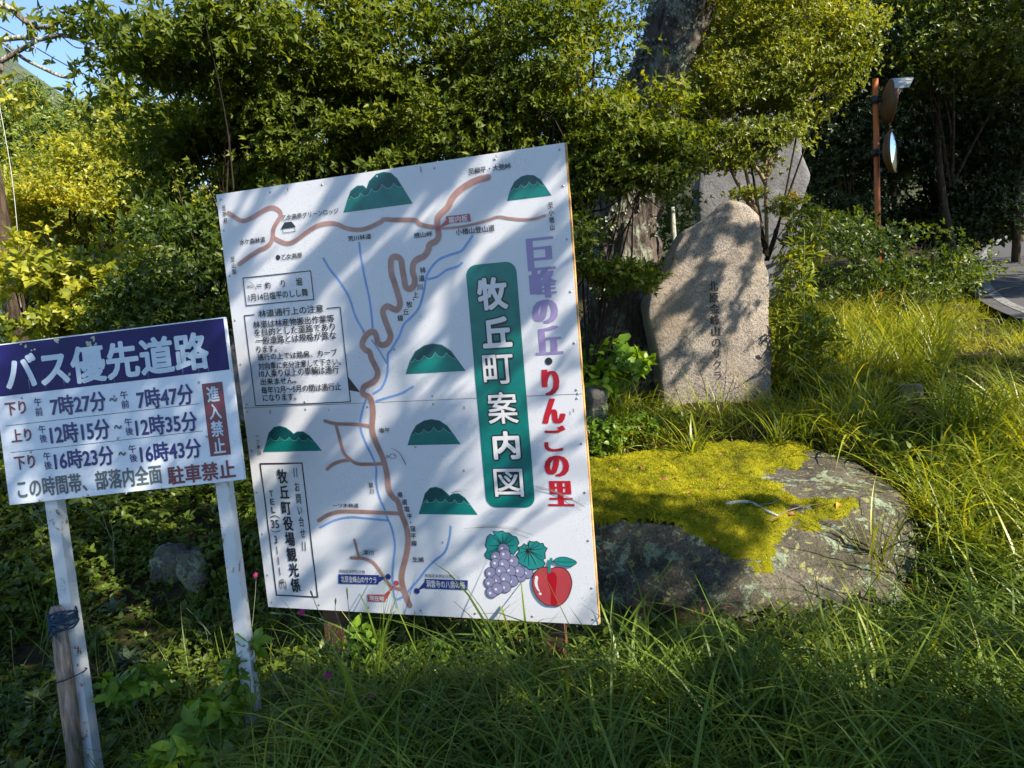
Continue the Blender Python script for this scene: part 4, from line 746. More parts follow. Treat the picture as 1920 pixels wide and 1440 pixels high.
# rocks on the bank behind the notice sign and under the map board
def small_rock(px, py, Y, half, seed, label, name='mossy_rock', mat='oldrock', e=.6, rot=0):
    c = at(px, py, Y); c[2] -= .03; V, F = rock_verts((0, 0, 0), half, e, 56, 34, min(half) * .22, 1.3 / max(half), seed, 7)
    a_ = math.radians(rot); Rm = np.array([[math.cos(a_), -math.sin(a_), 0], [math.sin(a_), math.cos(a_), 0], [0, 0, 1]]); V = V @ Rm.T + c
    return tag(mesh_obj(name, V, F, M[mat], None, True), label, 'rock')
small_rock(335, 1050, 3.9, (.14, .12, .13), 3, 'lichen spotted rock on the bank between the two white sign posts')
small_rock(361, 1062, 3.72, (.075, .07, .12), 8, 'small upright pale-topped stone in front of the lichen spotted rock')
small_rock(200, 975, 4.4, (.11, .1, .16), 12, 'grey upright rock on the bank just right of the left sign post')
small_rock(280, 965, 4.5, (.09, .1, .15), 15, 'pale lichened rock below the middle of the notice sign')
small_rock(448, 700, 4.8, (.13, .12, .32), 21, 'sandy stone seen in the gap between the two signs', mat='slab')
small_rock(880, 1200, 3.25, (.17, .09, .07), 31, 'lichen crusted rock under the map board')
small_rock(1072, 1200, 3.05, (.055, .06, .10), 35, 'little lichen covered rock beside the right map board post')
small_rock(1115, 760, 4.7, (.10, .12, .16), 38, 'dark mossy stone at the foot of the leafy bank beside the map board')
# rotten log under the map board
a = at(575, 1186, 3.35); b_ = at(830, 1172, 3.35); pts = spline([a, a * .66 + b_ * .34 + np.array([0, .02, .015]), a * .33 + b_ * .67, b_], 6)
V, F = tube(pts, np.interp(np.linspace(0, 1, len(pts)), [0, .5, 1], [.035, .045, .03]), 14, True, .5); tag(mesh_obj('rotten_log', V, F, M['log'], None, True), 'rotten brown log lying under the map board', 'log')

# ------------------------------------------------------------------ plants: helpers
def perp_basis(A):
    ref = np.where(np.abs(A[:, 2:3]) < .9, np.array([[0, 0, 1.]]), np.array([[1., 0, 0]])); u = unit(np.cross(A, ref)); return u, np.cross(A, u)
def sprigs(P, D, nleaf, L, ratio, rg, cone=1.0, tmpl=T_RH, up=.5, lvar=.5):
    """whorls of nleaf leaves at the twig tips P pointing along D"""
    N = len(P); u, v = perp_basis(D); ph = rg.uniform(0, 6.28, N); B = []; A = []; Nn = []
    for k in range(nleaf):
        a_ = ph + 2 * math.pi * k / nleaf + rg.normal(0, .25, N); sp = cone * rg.uniform(.6, 1.25, N)
        rad = np.cos(a_)[:, None] * u + np.sin(a_)[:, None] * v
        al = unit(D * np.cos(sp)[:, None] + rad * np.sin(sp)[:, None] + np.array([0, 0, -.12])); nm = unit(D * np.sin(sp)[:, None] - rad * np.cos(sp)[:, None] + np.array([0, 0, up]) + rg.normal(0, .25, (N, 3)))
        B.append(P - D * (rg.uniform(0, .5, N) * L)[:, None]); A.append(al); Nn.append(nm)
    B, A, Nn = np.concatenate(B), np.concatenate(A), np.concatenate(Nn); m_ = len(B)
    return leaf_batch(B, A, Nn, L * rg.uniform(1 - lvar, 1 + lvar, m_), ratio * rg.uniform(.8, 1.2, m_), tmpl)
def crown_points(ells, n, rg, shell=.55, gap=.0, gsc=1.5, seed=0., clump=0, csz=.12):
    """tip positions through a set of ellipsoids (centre, radii); gap cuts noise-shaped holes; clump gathers them in tufts"""
    vol = np.array([np.prod(e_[1]) ** (2 / 3) for e_ in ells]); pk = rg.choice(len(ells), n if not clump else max(8, n // clump), p=vol / vol.sum())
    d = unit(rg.normal(size=(len(pk), 3))); r_ = (shell ** 3 + (1 - shell ** 3) * rg.uniform(0, 1, len(pk))) ** (1 / 3) * (1 + rg.normal(0, .07, len(pk)))
    C = np.array([e_[0] for e_ in ells])[pk]; Rr = np.array([e_[1] for e_ in ells])[pk]
    P = C + d * Rr * r_[:, None]; D = unit(d * .8 + np.array([0, 0, .35]) + rg.normal(0, .35, d.shape))
    if clump:
        rp = np.repeat(np.arange(len(P)), clump); o_ = rg.normal(0, csz, (len(rp), 3)) * np.array([1.15, 1.15, .34]); P = P[rp] + o_; D = unit(D[rp] + rg.normal(0, .4, (len(rp), 3)) + o_ / csz * .3)
    if gap:
        g_ = np.array([noise.noise(Vector((q[0] * gsc + seed, q[1] * gsc, q[2] * gsc * 2.1))) for q in P]); k_ = g_ > gap - .5; P, D = P[k_], D[k_]
    return P, D
def E_(px, py, Y, rx, ry, rd):       # ellipsoid measured on the photo: radii in photo pixels at distance Y, depth radius in metres
    return (at(px, py, Y), np.array([rx * Y / FPX, rd, ry * Y / FPX]))
def branches(root, tips, r0, rg, mid=.5, sides=6, wig=.06):
    mbx = MB()
    for t_ in tips:
        t_ = np.asarray(t_); k_ = root * (1 - mid) + t_ * mid + rg.normal(0, wig, 3); k_[2] += .05
        q_ = root * .75 + k_ * .25 + rg.normal(0, wig * .4, 3)
        pth = spline([root + rg.normal(0, .02, 3), q_, k_, k_ * .4 + t_ * .6 + rg.normal(0, wig, 3), t_], 5)
        V, F = tube(pth, np.linspace(r0, r0 * .18, len(pth)), sides); mbx.add(V, F)
        for s_ in range(3):
            i_ = int(len(pth) * rg.uniform(.4, .85)); e_ = pth[i_] + unit(rg.normal(size=3) + np.array([0, 0, .6])) * np.linalg.norm(t_ - root) * rg.uniform(.12, .28)
            V, F = tube([pth[i_], (pth[i_] + e_) / 2 + rg.normal(0, .02, 3), e_], [r0 * .4, r0 * .25, r0 * .1], 5); mbx.add(V, F)
    return mbx
def shrub(name, label, cat, ells, n, L, ratio, mat, nleaf=5, root=None, ntips=14, r0=.02, gap=.0, group=None, shell=.5, tmpl=T_RH, clump=0, csz=.12, cone=1.0, bark='twig', seed=1, crown='foliage', trunk='branches', up=.5, gsc=1.5):
    rg = np.random.default_rng(seed * 77 + 5)
    if root is None:
        c_ = ells[0][0]; root = np.array([c_[0], c_[1], float(gz(c_[0], c_[1]))])
    o = tag(empty(name, root), label, cat, group)
    P, D = crown_points(ells, n, rg, shell, gap, gsc, seed * 3.7, clump, csz)
    ok = P[:, 2] > gz(P[:, 0], P[:, 1]) + .02; P, D = P[ok], D[ok]
    V, F = sprigs(P, D, nleaf, L, ratio, rg, cone, tmpl, up); mesh_obj(crown, V, F, M[mat], o)
    if ntips:
        k_ = rg.choice(len(P), ntips, replace=False); branches(np.array(root), P[k_], r0, rg).build(trunk, M[bark], o, True)
    return o

# ------------------------------------------------------------------ sunlit places: crown leaves are cut away along the sun line above them
GAPS = []
def gapat(px, py, Y, r, keep=.05): GAPS.append((at(px, py, Y), r, keep))
gapat(1230, 890, 4.05, .5, .0); gapat(1400, 890, 4.05, .5, .0); gapat(1560, 920, 3.75, .45, .0); gapat(1180, 880, 3.9, .3, .1); gapat(1640, 1020, 3.5, .45, .04)
gapat(1350, 470, 5.1, .5, .06); gapat(1340, 660, 5.1, .45, .06)
gapat(1460, 120, 5.8, .85, .10); gapat(1400, 270, 5.7, .5, .12); gapat(1580, 120, 5.8, .4, .1)
gapat(1700, 640, 7, 1.0, .10); gapat(1540, 640, 6, .6, .12); gapat(1850, 660, 6.5, .8, .12); gapat(1620, 600, 8.5, .9, .12); gapat(1800, 590, 8.5, .9, .15); gapat(1480, 500, 5.2, .35, .1)
gapat(700, 500, 2.85, .55, .10); gapat(930, 500, 2.72, .55, .08); gapat(700, 900, 2.85, .5, .10); gapat(950, 950, 2.72, .55, .06); gapat(1060, 800, 2.68, .4, .08); gapat(600, 450, 2.95, .45, .15)
gapat(1500, 1290, 2.7, .5, .55); gapat(1050, 1330, 2.5, .35, .62); gapat(1800, 1250, 2.8, .5, .45); gapat(1170, 450, 5.6, .4, .12); gapat(1160, 620, 5.6, .35, .12); gapat(1150, 670, 5.2, .25, .2)
gapat(1740, 1030, 3.5, .6, .0); gapat(1850, 820, 4.5, .45, .3); gapat(1850, 930, 3.9, .4, .15); gapat(1700, 1180, 3.1, .3, .15); gapat(1550, 1080, 3.15, .38, .05); gapat(430, 980, 4, .1, .3); gapat(190, 1100, 3.7, .12, .2); gapat(1100, 300, 5.0, .5, .3); gapat(850, 120, 5.1, .7, .3); gapat(1000, 80, 5.1, .6, .25); gapat(500, 120, 5.0, .7, .3); gapat(250, 150, 4.6, .6, .2); gapat(680, 220, 5.0, .6, .35); gapat(400, 330, 5.0, .5, .4); gapat(150, 560, 5, .8, .2)
GC = np.array([g[0] for g in GAPS]); GR = np.array([g[1] for g in GAPS]); GK = np.array([g[2] for g in GAPS])
SU = unit(np.cross(SUN, np.array([0, 0, 1.]))); SV = np.cross(SU, SUN)
def open_sky(P, rg):                  # keep-mask: drops crown leaves whose shade would fall on the sunlit places
    v = P[:, None, :] - GC[None]; along = v @ SUN; dist = np.linalg.norm(v - along[..., None] * SUN, axis=2)
    inside = (along > 0) & (dist < GR * rg.uniform(.85, 1.1, dist.shape)); kp = np.where(inside, GK[None], 1.0).min(1)
    a_, b_ = P @ SU, P @ SV; f = np.array([noise.noise(Vector((x * 4.2, y * 4.2, 3.))) + .5 * noise.noise(Vector((x * 11, y * 11, 8.))) for x, y in zip(a_, b_)])
    f = .5 + f * .75
    return np.where(kp < 1, f > 1.3 - kp * 1.3, f > -.1)

# ------------------------------------------------------------------ the old cherry tree
tr = [((1150, 700), 5.9, 160), ((1165, 560), 5.8, 118), ((1182, 420), 5.8, 112), ((1204, 270), 5.75, 104), ((1240, 130), 5.7, 100), ((1282, 0), 5.7, 112), ((1325, -130), 5.7, 122)]
tp = [at(*q, Y) for q, Y, w_ in tr]; trd = [w_ / 2 * Y / FPX for q, Y, w_ in tr]
cherry_root = tp[0].copy(); cherry_root[2] = float(gz(tp[0][0], tp[0][1]))
cherry = tag(empty('cherry_tree', cherry_root), 'old leaning tree with thick lichen covered bark behind the map board', 'tree')
pth = spline([tp[0] - np.array([.05, 0, .55])] + tp, 9); rr = np.interp(np.linspace(0, 1, len(pth)), np.linspace(0, 1, len(trd) + 1), [trd[0] * 1.5] + trd)
V, F = tube(pth, rr, 90, True, .22)
V = np.array(V); V = V + unit(V - np.repeat(pth, 90, 0)[:len(V)]) * (.035 * fbm(V, 7, 2, 6, .7) + .022 * fbm(V * np.array([1, 1, .35]), 26, 5, 4, .6))[:, None]
trunk = mesh_obj('trunk', V, F, M['cherry_bark'], cherry, True)
# leafy lichen on the shaded side
k = 2600; ci = rng.integers(0, len(pth) * 90, 60); bi = []
Vp = V[:len(pth) * 90]
for c_ in ci:
    d_ = np.linalg.norm(Vp - Vp[c_], axis=1); q_ = np.where(d_ < rng.uniform(.06, .16))[0]
    if len(q_): bi.append(rng.choice(q_, 60))
bi = np.concatenate(bi); nn = unit(Vp[bi] - np.repeat(pth, 90, 0)[bi]); base = Vp[bi] + rng.normal(0, .008, (len(bi), 3))
Vl, Fl = leaf_batch(base, unit(nn + rng.normal(0, .7, nn.shape)), unit(rng.normal(size=nn.shape)), rng.uniform(.012, .03, len(bi)), rng.uniform(.6, 1.1, len(bi)), T_RH); mesh_obj('lichen', Vl, Fl, plain('leafy_lichen', (.22, .26, .20), .95, .1, 0, .4, 60), trunk)
limb = MB(); top = tp[-1]
limbs = [[top, top + np.array([.5, -.3, 1.2]), top + np.array([1.6, -1.2, 2.2]), top + np.array([2.6, -2.4, 2.9])], [top, top + np.array([-.2, .3, 1.2]), top + np.array([-1.2, .2, 2.4]), top + np.array([-2.6, -.4, 3.2])], [top, top + np.array([.6, .7, 1.3]), top + np.array([1.6, 1.4, 2.6])]]
for L_ in limbs: q_ = spline(L_, 6); V, F = tube(q_, np.linspace(.22, .06, len(q_)), 12, True, .3); limb.add(V, F)
limb.build('limbs', M['cherry_bark'], cherry, True)
rg = np.random.default_rng(33)
P, D = crown_points([(top + np.array([2.2, -1.8, 2.6]), np.array([1.8, 1.7, .9])), (top + np.array([1.2, 1.2, 2.6]), np.array([1.6, 1.4, .9]))], 2600, rg, .3, 0, 1, 0, 9, .25)
k_ = open_sky(P, rg); P, D = P[k_], D[k_]
V, F = sprigs(P, D, 4, .085, .5, rg, 1.2, T_RH); mesh_obj('crown', V, F, M['canopy'], cherry)

# unseen trees on the right, added and shaped to cast the dappled shade
def canopy_tree(label, base, top_, ells, n, seed, clump=8, csz=.20, L=.066, hang=None):
    rg = np.random.default_rng(seed); o = tag(empty('shade_tree', base), label, 'tree')
    base = np.array(base, float); top_ = np.array(top_, float); q_ = spline([base - np.array([0, 0, .3]), base * .6 + top_ * .4 + rg.normal(0, .1, 3), top_], 6); V, F = tube(q_, np.linspace(.22, .09, len(q_)), 14, True, .3); mesh_obj('trunk', V, F, M['dark_bark'], o, True)
    branches(top_, [e_[0] + rg.normal(0, .3, 3) for e_ in ells for _ in range(2)], .018, rg).build('limbs', M['dark_bark'], o, True)
    P, D = crown_points(ells, n, rg, .2, 0, 1, 0, clump, csz); k_ = open_sky(P, rg); P, D = P[k_], D[k_]
    V, F = sprigs(P, D, 4, L, .5, rg, 1.2, T_RH); mesh_obj('crown', V, F, M['canopy'], o)
    if hang:                         # unseen low bough, placed towards the sun to dapple map board and monument
        P, D = crown_points(hang, 7200, rg, .05, 0, 1, 0, 6, .07); a_, b_ = P @ SU, P @ SV
        f = np.array([noise.noise(Vector((x * 7.2, y * 7.2, 13.))) + .6 * noise.noise(Vector((x * 13, y * 13, 5.))) for x, y in zip(a_, b_)]); k_ = f > .02 + .42 * np.clip((-b_ + HB) * 1.1, 0, 1); P, D = P[k_], D[k_]
        V, F = sprigs(P, D, 4, .045, .5, rg, 1.2, T_RH); mesh_obj('low_bough_leaves', V, F, M['canopy'], o); branches(top_, P[rg.choice(len(P), 6)], .02, rg).build('low_bough', M['dark_bark'], o, True)
HB = float(at(760, 800, 2.8) @ SV)
canopy_tree('unseen leafy tree at the right roadside, added to dapple the place with shade', (6.8, -2.6, .05), (5.6, -1.6, 4.2), [(np.array([3.4, -.6, 4.6]), np.array([1.9, 1.5, .6])), (np.array([5.6, -1.2, 4.6]), np.array([2.0, 1.8, .7])), (np.array([7.6, -.4, 5.0]), np.array([1.6, 1.6, .8])), (np.array([1.9, 1.0, 5.0]), np.array([1.4, 1.3, .5])), (np.array([5.6, 2.3, 5.0]), np.array([1.8, 1.5, .6])), (np.array([3.7, 4.2, 5.4]), np.array([.9, .7, .5]))], 26000, 51, hang=[(at(700, 520, 2.85) + SUN * 3.4, np.array([.75, .6, .75])), (at(940, 560, 2.75) + SUN * 3.2, np.array([.65, .6, .75])), (at(1345, 500, 5.1) + SUN * 3.6, np.array([.42, .34, .55]))])
canopy_tree('tall unseen tree just outside the right edge, added to shade the dark wood', (12.6, 7.0, 1.0), (11.2, 7.6, 5.0), [(np.array([9.0, 6.6, 5.8]), np.array([1.9, 1.8, 1.3])), (np.array([10.8, 8.4, 6.6]), np.array([2.2, 2.0, 1.5])), (np.array([13.0, 9.8, 8.0]), np.array([2.6, 2.2, 2.0])), (np.array([12.5, 6.0, 7.5]), np.array([2.2, 2.0, 1.6]))], 15000, 53, L=.10)
canopy_tree('unseen leafy tree beyond the right edge of view, added to shade the road side', (10.4, 2.6, .1), (9.6, 2.6, 4.6), [(np.array([8.6, 1.6, 5.4]), np.array([1.8, 1.8, .9])), (np.array([10.0, 3.6, 5.4]), np.array([2.0, 2.0, 1.1])), (np.array([11.5, 5.2, 6.0]), np.array([2.2, 2.2, 1.3]))], 8000, 52)

# ------------------------------------------------------------------ shrubs behind the signs
shrub('azalea_bush', 'tall dark green bush directly behind the map board, filling its upper left', 'bush', [E_(560, 190, 5.2, 330, 170, .7), E_(700, 90, 5.1, 250, 170, .6), E_(430, 330, 5.2, 180, 130, .6), E_(820, 250, 5.2, 170, 140, .6), E_(600, 330, 5.0, 260, 90, .4), E_(470, 250, 4.95, 150, 110, .4), E_(640, 250, 4.9, 200, 90, .35)], 34000, .042, .42, 'azalea', root=at(640, 760, 5.3), ntips=9, r0=.014, seed=1, clump=7, csz=.07, gap=.42, gsc=2.4, shell=.35)
shrub('azalea_bush', 'glossy green bush left of the leaning tree, above the map board corner', 'bush', [E_(1030, 120, 5.0, 150, 190, .5), E_(960, 240, 5.0, 140, 110, .4), E_(1110, 250, 4.9, 90, 100, .4)], 9500, .041, .42, 'azalea', root=at(1010, 760, 5.1), ntips=16, r0=.022, seed=2, clump=7, csz=.06, gap=.40, gsc=2.4, shell=.35)
shrub('azalea_bush', 'low spreading bush in front of the tree trunk, beside the map board edge', 'bush', [E_(1170, 280, 4.75, 110, 80, .35), E_(1085, 400, 4.7, 40, 110, .25), E_(1240, 235, 4.8, 90, 70, .3), E_(1160, 520, 4.7, 95, 32, .2), E_(1240, 320, 4.8, 70, 45, .2)], 4600, .037, .42, 'azalea', root=at(1110, 720, 4.9), ntips=7, r0=.012, seed=3, clump=7, csz=.055, gap=.36, gsc=2.4, shell=.3)
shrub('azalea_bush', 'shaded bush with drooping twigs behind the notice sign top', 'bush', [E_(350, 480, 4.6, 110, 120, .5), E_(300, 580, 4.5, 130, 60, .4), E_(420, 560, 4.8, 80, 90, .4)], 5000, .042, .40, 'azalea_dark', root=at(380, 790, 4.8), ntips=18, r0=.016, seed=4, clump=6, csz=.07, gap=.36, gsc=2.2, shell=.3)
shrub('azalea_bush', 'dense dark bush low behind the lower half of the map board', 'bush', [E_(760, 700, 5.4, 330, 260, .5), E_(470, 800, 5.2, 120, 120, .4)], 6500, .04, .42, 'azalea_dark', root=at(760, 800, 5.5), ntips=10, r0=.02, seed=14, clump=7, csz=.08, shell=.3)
shrub('cherry_branch_tree', 'leaning branch with long hanging leaves against the sky at upper left', 'tree', [E_(330, 60, 4.3, 150, 90, .4), E_(240, 165, 4.3, 75, 70, .35), E_(190, 60, 4.3, 70, 55, .3), E_(430, 40, 4.4, 150, 80, .4)], 2300, .052, .42, 'azalea', root=at(520, 800, 4.9), ntips=4, r0=.011, seed=5, nleaf=5, clump=6, csz=.08, gap=.34, gsc=2.0, shell=.2, cone=1.25, up=.2)
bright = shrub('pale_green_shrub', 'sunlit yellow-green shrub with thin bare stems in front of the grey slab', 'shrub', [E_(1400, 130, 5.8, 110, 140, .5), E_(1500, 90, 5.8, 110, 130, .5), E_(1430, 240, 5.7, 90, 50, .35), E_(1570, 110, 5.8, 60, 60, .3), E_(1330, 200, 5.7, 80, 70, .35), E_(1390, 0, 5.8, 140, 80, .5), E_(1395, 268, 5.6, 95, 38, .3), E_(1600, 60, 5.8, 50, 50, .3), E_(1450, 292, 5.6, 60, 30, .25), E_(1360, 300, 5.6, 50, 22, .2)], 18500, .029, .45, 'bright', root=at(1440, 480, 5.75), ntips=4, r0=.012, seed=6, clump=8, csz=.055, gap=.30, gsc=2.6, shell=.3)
st = MB()
for pts in (((1438, 480), (1437, 400), (1436, 340), (1438, 290), (1460, 220)), ((1436, 345), (1425, 325), (1405, 300), (1385, 270), (1370, 200)), ((1430, 430), (1412, 380), (1400, 330), (1388, 280), (1350, 200)), ((1428, 420), (1395, 365), (1372, 320), (1362, 275), (1320, 200)), ((1438, 330), (1446, 300), (1470, 260), (1540, 150))):
    q_ = spline([at(*z, 5.62) for z in pts], 6); V, F = tube(q_, np.linspace(.019, .008, len(q_)), 8, True, .2); st.add(V, F)
st.build('stems', M['twig_pale'], bright, True)
sp = at(1420, 375, 5.5); shrub('sapling', 'small leafy spray at the top of the monument stone', 'sapling', [(at(1400, 362, 5.5), np.array([.18, .12, .05])), (at(1470, 385, 5.6), np.array([.17, .12, .08]))], 260, .03, .45, 'bright', root=at(1438, 470, 5.6), ntips=5, r0=.005, seed=7, shell=.1)
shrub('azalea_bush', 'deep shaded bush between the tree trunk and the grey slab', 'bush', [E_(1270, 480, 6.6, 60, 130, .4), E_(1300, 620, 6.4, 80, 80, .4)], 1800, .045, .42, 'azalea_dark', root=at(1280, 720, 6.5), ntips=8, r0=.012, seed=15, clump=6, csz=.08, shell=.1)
# leafy plants in the sun at the left
shrub('leafy_bush', 'sunny tangle of light green leaves behind the notice sign at left', 'bush', [E_(60, 560, 4.8, 130, 80, .5), E_(200, 560, 5.0, 120, 70, .5), E_(120, 500, 5.6, 150, 60, .5)], 2600, .055, .62, 'yellow', nleaf=4, ntips=12, r0=.012, seed=8, clump=6, csz=.10, tmpl=T_OV, shell=.2, gap=.3, gsc=2)
# trees behind, left side
def bg_tree(label, ells, n, L, mat, seed, root, name='leafy_tree', clump=14, csz=.22, gap=.3, trunkr=.1, nl=4, ratio=.5, group=None):
    rg = np.random.default_rng(seed * 13 + 1); root = np.array([root[0], root[1], float(gz(root[0], root[1]))]); o = tag(empty(name, root), label, 'tree', group)
    P, D = crown_points(ells, n, rg, .35, gap, .7, seed, clump, csz); V, F = sprigs(P, D, nl, L, ratio, rg, 1.2, T_RH); mesh_obj('crown', V, F, M[mat], o)
    tb = MB(); c_ = ells[0][0]; q_ = spline([root - np.array([0, 0, .2]), root * .5 + c_ * .5 + rg.normal(0, .15, 3), c_ + np.array([0, 0, .3])], 6); V, F = tube(q_, np.linspace(trunkr, trunkr * .4, len(q_)), 10, True, .2); tb.add(V, F); tb.build('trunk', M['dark_bark'], o, True)
    branches(root * .6 + c_ * .4, P[rg.choice(len(P), 10)], trunkr * .4, rg).build('limbs', M['dark_bark'], o, True)
    return o
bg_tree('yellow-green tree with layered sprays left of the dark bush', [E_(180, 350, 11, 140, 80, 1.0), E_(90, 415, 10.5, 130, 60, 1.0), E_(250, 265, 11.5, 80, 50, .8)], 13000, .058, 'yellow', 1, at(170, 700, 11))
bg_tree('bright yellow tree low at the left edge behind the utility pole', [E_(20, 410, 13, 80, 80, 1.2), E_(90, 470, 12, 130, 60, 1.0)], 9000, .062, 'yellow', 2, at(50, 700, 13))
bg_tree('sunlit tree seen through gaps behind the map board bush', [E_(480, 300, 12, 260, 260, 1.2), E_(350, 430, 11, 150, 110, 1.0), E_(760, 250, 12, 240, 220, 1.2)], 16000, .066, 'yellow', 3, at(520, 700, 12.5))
bg_tree('broad green tree behind the leaning tree trunk', [E_(1050, 150, 11, 260, 230, 1.2), E_(1300, 60, 11, 200, 170, 1.2)], 14000, .062, 'maple', 4, at(1080, 700, 11.5))
def conifer(label, px, ptop, pbot, Y, wpx, seed, mat='conifer', n=900):
    rg = np.random.default_rng(seed * 31); top_ = at(px, ptop, Y); bot = at(px, pbot, Y); base = np.array([bot[0], bot[1], float(gz(bot[0], bot[1])) - .2]); o = tag(empty('conifer', base), label, 'tree'); H_ = top_[2] - base[2]; Wd = wpx * Y / FPX
    V, F = tube([base, base * .5 + top_ * .5, top_], [.22, .13, .03], 8); mesh_obj('trunk', V, F, M['dark_bark'], o, True)
    t_ = rg.uniform(0, 1, n) ** 1.25; a_ = rg.uniform(0, 6.28, n); Rm = Wd * (1 - (1 - t_) * 0) * (.08 + .92 * t_ ** .8) * rg.uniform(.35, 1.05, n)
    P = np.stack([top_[0] + np.cos(a_) * Rm, top_[1] + np.sin(a_) * Rm, top_[2] - t_ * H_ * .92 - .18 * Rm], 1); rp = np.repeat(np.arange(n), 8); P = P[rp] + rg.normal(0, .22, (n * 8, 3)); D = unit(np.stack([np.cos(a_[rp]), np.sin(a_[rp]), np.full(n * 8, .1)], 1) + rg.normal(0, .4, (n * 8, 3)))
    V, F = sprigs(P, D, 4, .20, .28, rg, .9, T_RH); mesh_obj('crown', V, F, M[mat], o)
conifer('conifer rising under the hill at the far left, first from the frame edge', 8, 190, 520, 26, 50, 1); conifer('taller conifer between the hill and the yellow tree', 58, 165, 520, 30, 50, 2); conifer('grey-green conifer in front of the taller one', 95, 235, 520, 22, 50, 3); conifer('conifer beside the hanging leaves at upper left', 140, 205, 520, 28, 50, 4, 'conifer'); conifer('dark conifer mostly hidden by the dark bush', 215, 175, 520, 27, 55, 5); conifer('conifer glimpsed over the map board', 420, 60, 520, 30, 70, 6)

# ------------------------------------------------------------------ dark wood on the right
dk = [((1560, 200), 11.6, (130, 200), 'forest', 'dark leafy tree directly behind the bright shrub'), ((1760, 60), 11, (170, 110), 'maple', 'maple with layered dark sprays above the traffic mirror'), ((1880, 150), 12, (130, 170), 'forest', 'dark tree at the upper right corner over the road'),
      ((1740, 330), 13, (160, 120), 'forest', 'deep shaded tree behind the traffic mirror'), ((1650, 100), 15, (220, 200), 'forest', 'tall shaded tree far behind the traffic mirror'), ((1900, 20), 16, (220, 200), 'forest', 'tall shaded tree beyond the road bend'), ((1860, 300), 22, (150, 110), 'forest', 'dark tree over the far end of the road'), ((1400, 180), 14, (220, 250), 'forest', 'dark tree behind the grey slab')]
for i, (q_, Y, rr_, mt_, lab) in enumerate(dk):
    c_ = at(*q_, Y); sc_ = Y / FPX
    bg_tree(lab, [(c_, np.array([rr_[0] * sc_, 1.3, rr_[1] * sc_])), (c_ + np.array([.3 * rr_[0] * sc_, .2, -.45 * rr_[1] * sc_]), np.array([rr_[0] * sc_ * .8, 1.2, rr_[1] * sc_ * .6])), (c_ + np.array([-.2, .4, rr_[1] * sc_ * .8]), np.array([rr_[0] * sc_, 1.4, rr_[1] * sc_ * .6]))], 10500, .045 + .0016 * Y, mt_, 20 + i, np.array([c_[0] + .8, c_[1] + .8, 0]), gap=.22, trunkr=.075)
shrub('undergrowth_bush', 'dark weedy undergrowth round the foot of the orange mirror post', 'bush', [E_(1640, 475, 7.8, 140, 55, .7), E_(1730, 500, 8.0, 110, 45, .6), E_(1560, 450, 7.2, 70, 75, .4), E_(1600, 530, 7.0, 120, 45, .5), E_(1700, 540, 7.6, 110, 35, .6), E_(1790, 500, 9.0, 60, 40, .6)], 6000, .045, .5, 'azalea_dark', nleaf=4, ntips=14, r0=.006, seed=41, clump=4, csz=.10, tmpl=T_OV, shell=.05, gap=.5, gsc=1.5)
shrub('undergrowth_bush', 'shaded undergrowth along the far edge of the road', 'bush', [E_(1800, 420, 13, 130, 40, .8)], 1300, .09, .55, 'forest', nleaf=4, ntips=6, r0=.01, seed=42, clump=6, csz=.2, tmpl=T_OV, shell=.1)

# ------------------------------------------------------------------ traffic mirror
pb = at(1645, 430, 9); ptp = at(1641, 148, 9); base = np.array([pb[0], pb[1], float(gz(pb[0], pb[1]))])
mirror = tag(empty('traffic_mirror', base), 'orange roadside post carrying two round convex traffic mirrors seen from behind', 'traffic mirror')
M['orange'] = plain('orange_paint', (.44, .11, .02), .5, .4, 0, .12, 5); M['mirror_back'] = plain('mirror_back_paint', (.10, .045, .013), .55, .4, 0, .2, 8); M['hood'] = plain('hood_white', (.40, .40, .38), .5, .4, 0, .06, 8); M['black_steel'] = plain('black_steel', (.02, .02, .022), .5, .4)
mt, n, l, p = new_mat('mirror_face'); p.inputs['Metallic'].default_value = 1; p.inputs['Roughness'].default_value = .06; p.inputs['Base Color'].default_value = (.75, .78, .8, 1); M['mirror_face'] = mt
V, F = tube([base - np.array([0, 0, .2]), (base + ptp) / 2, ptp], .034, 18); mesh_obj('post', V, F, M['orange'], mirror, True)
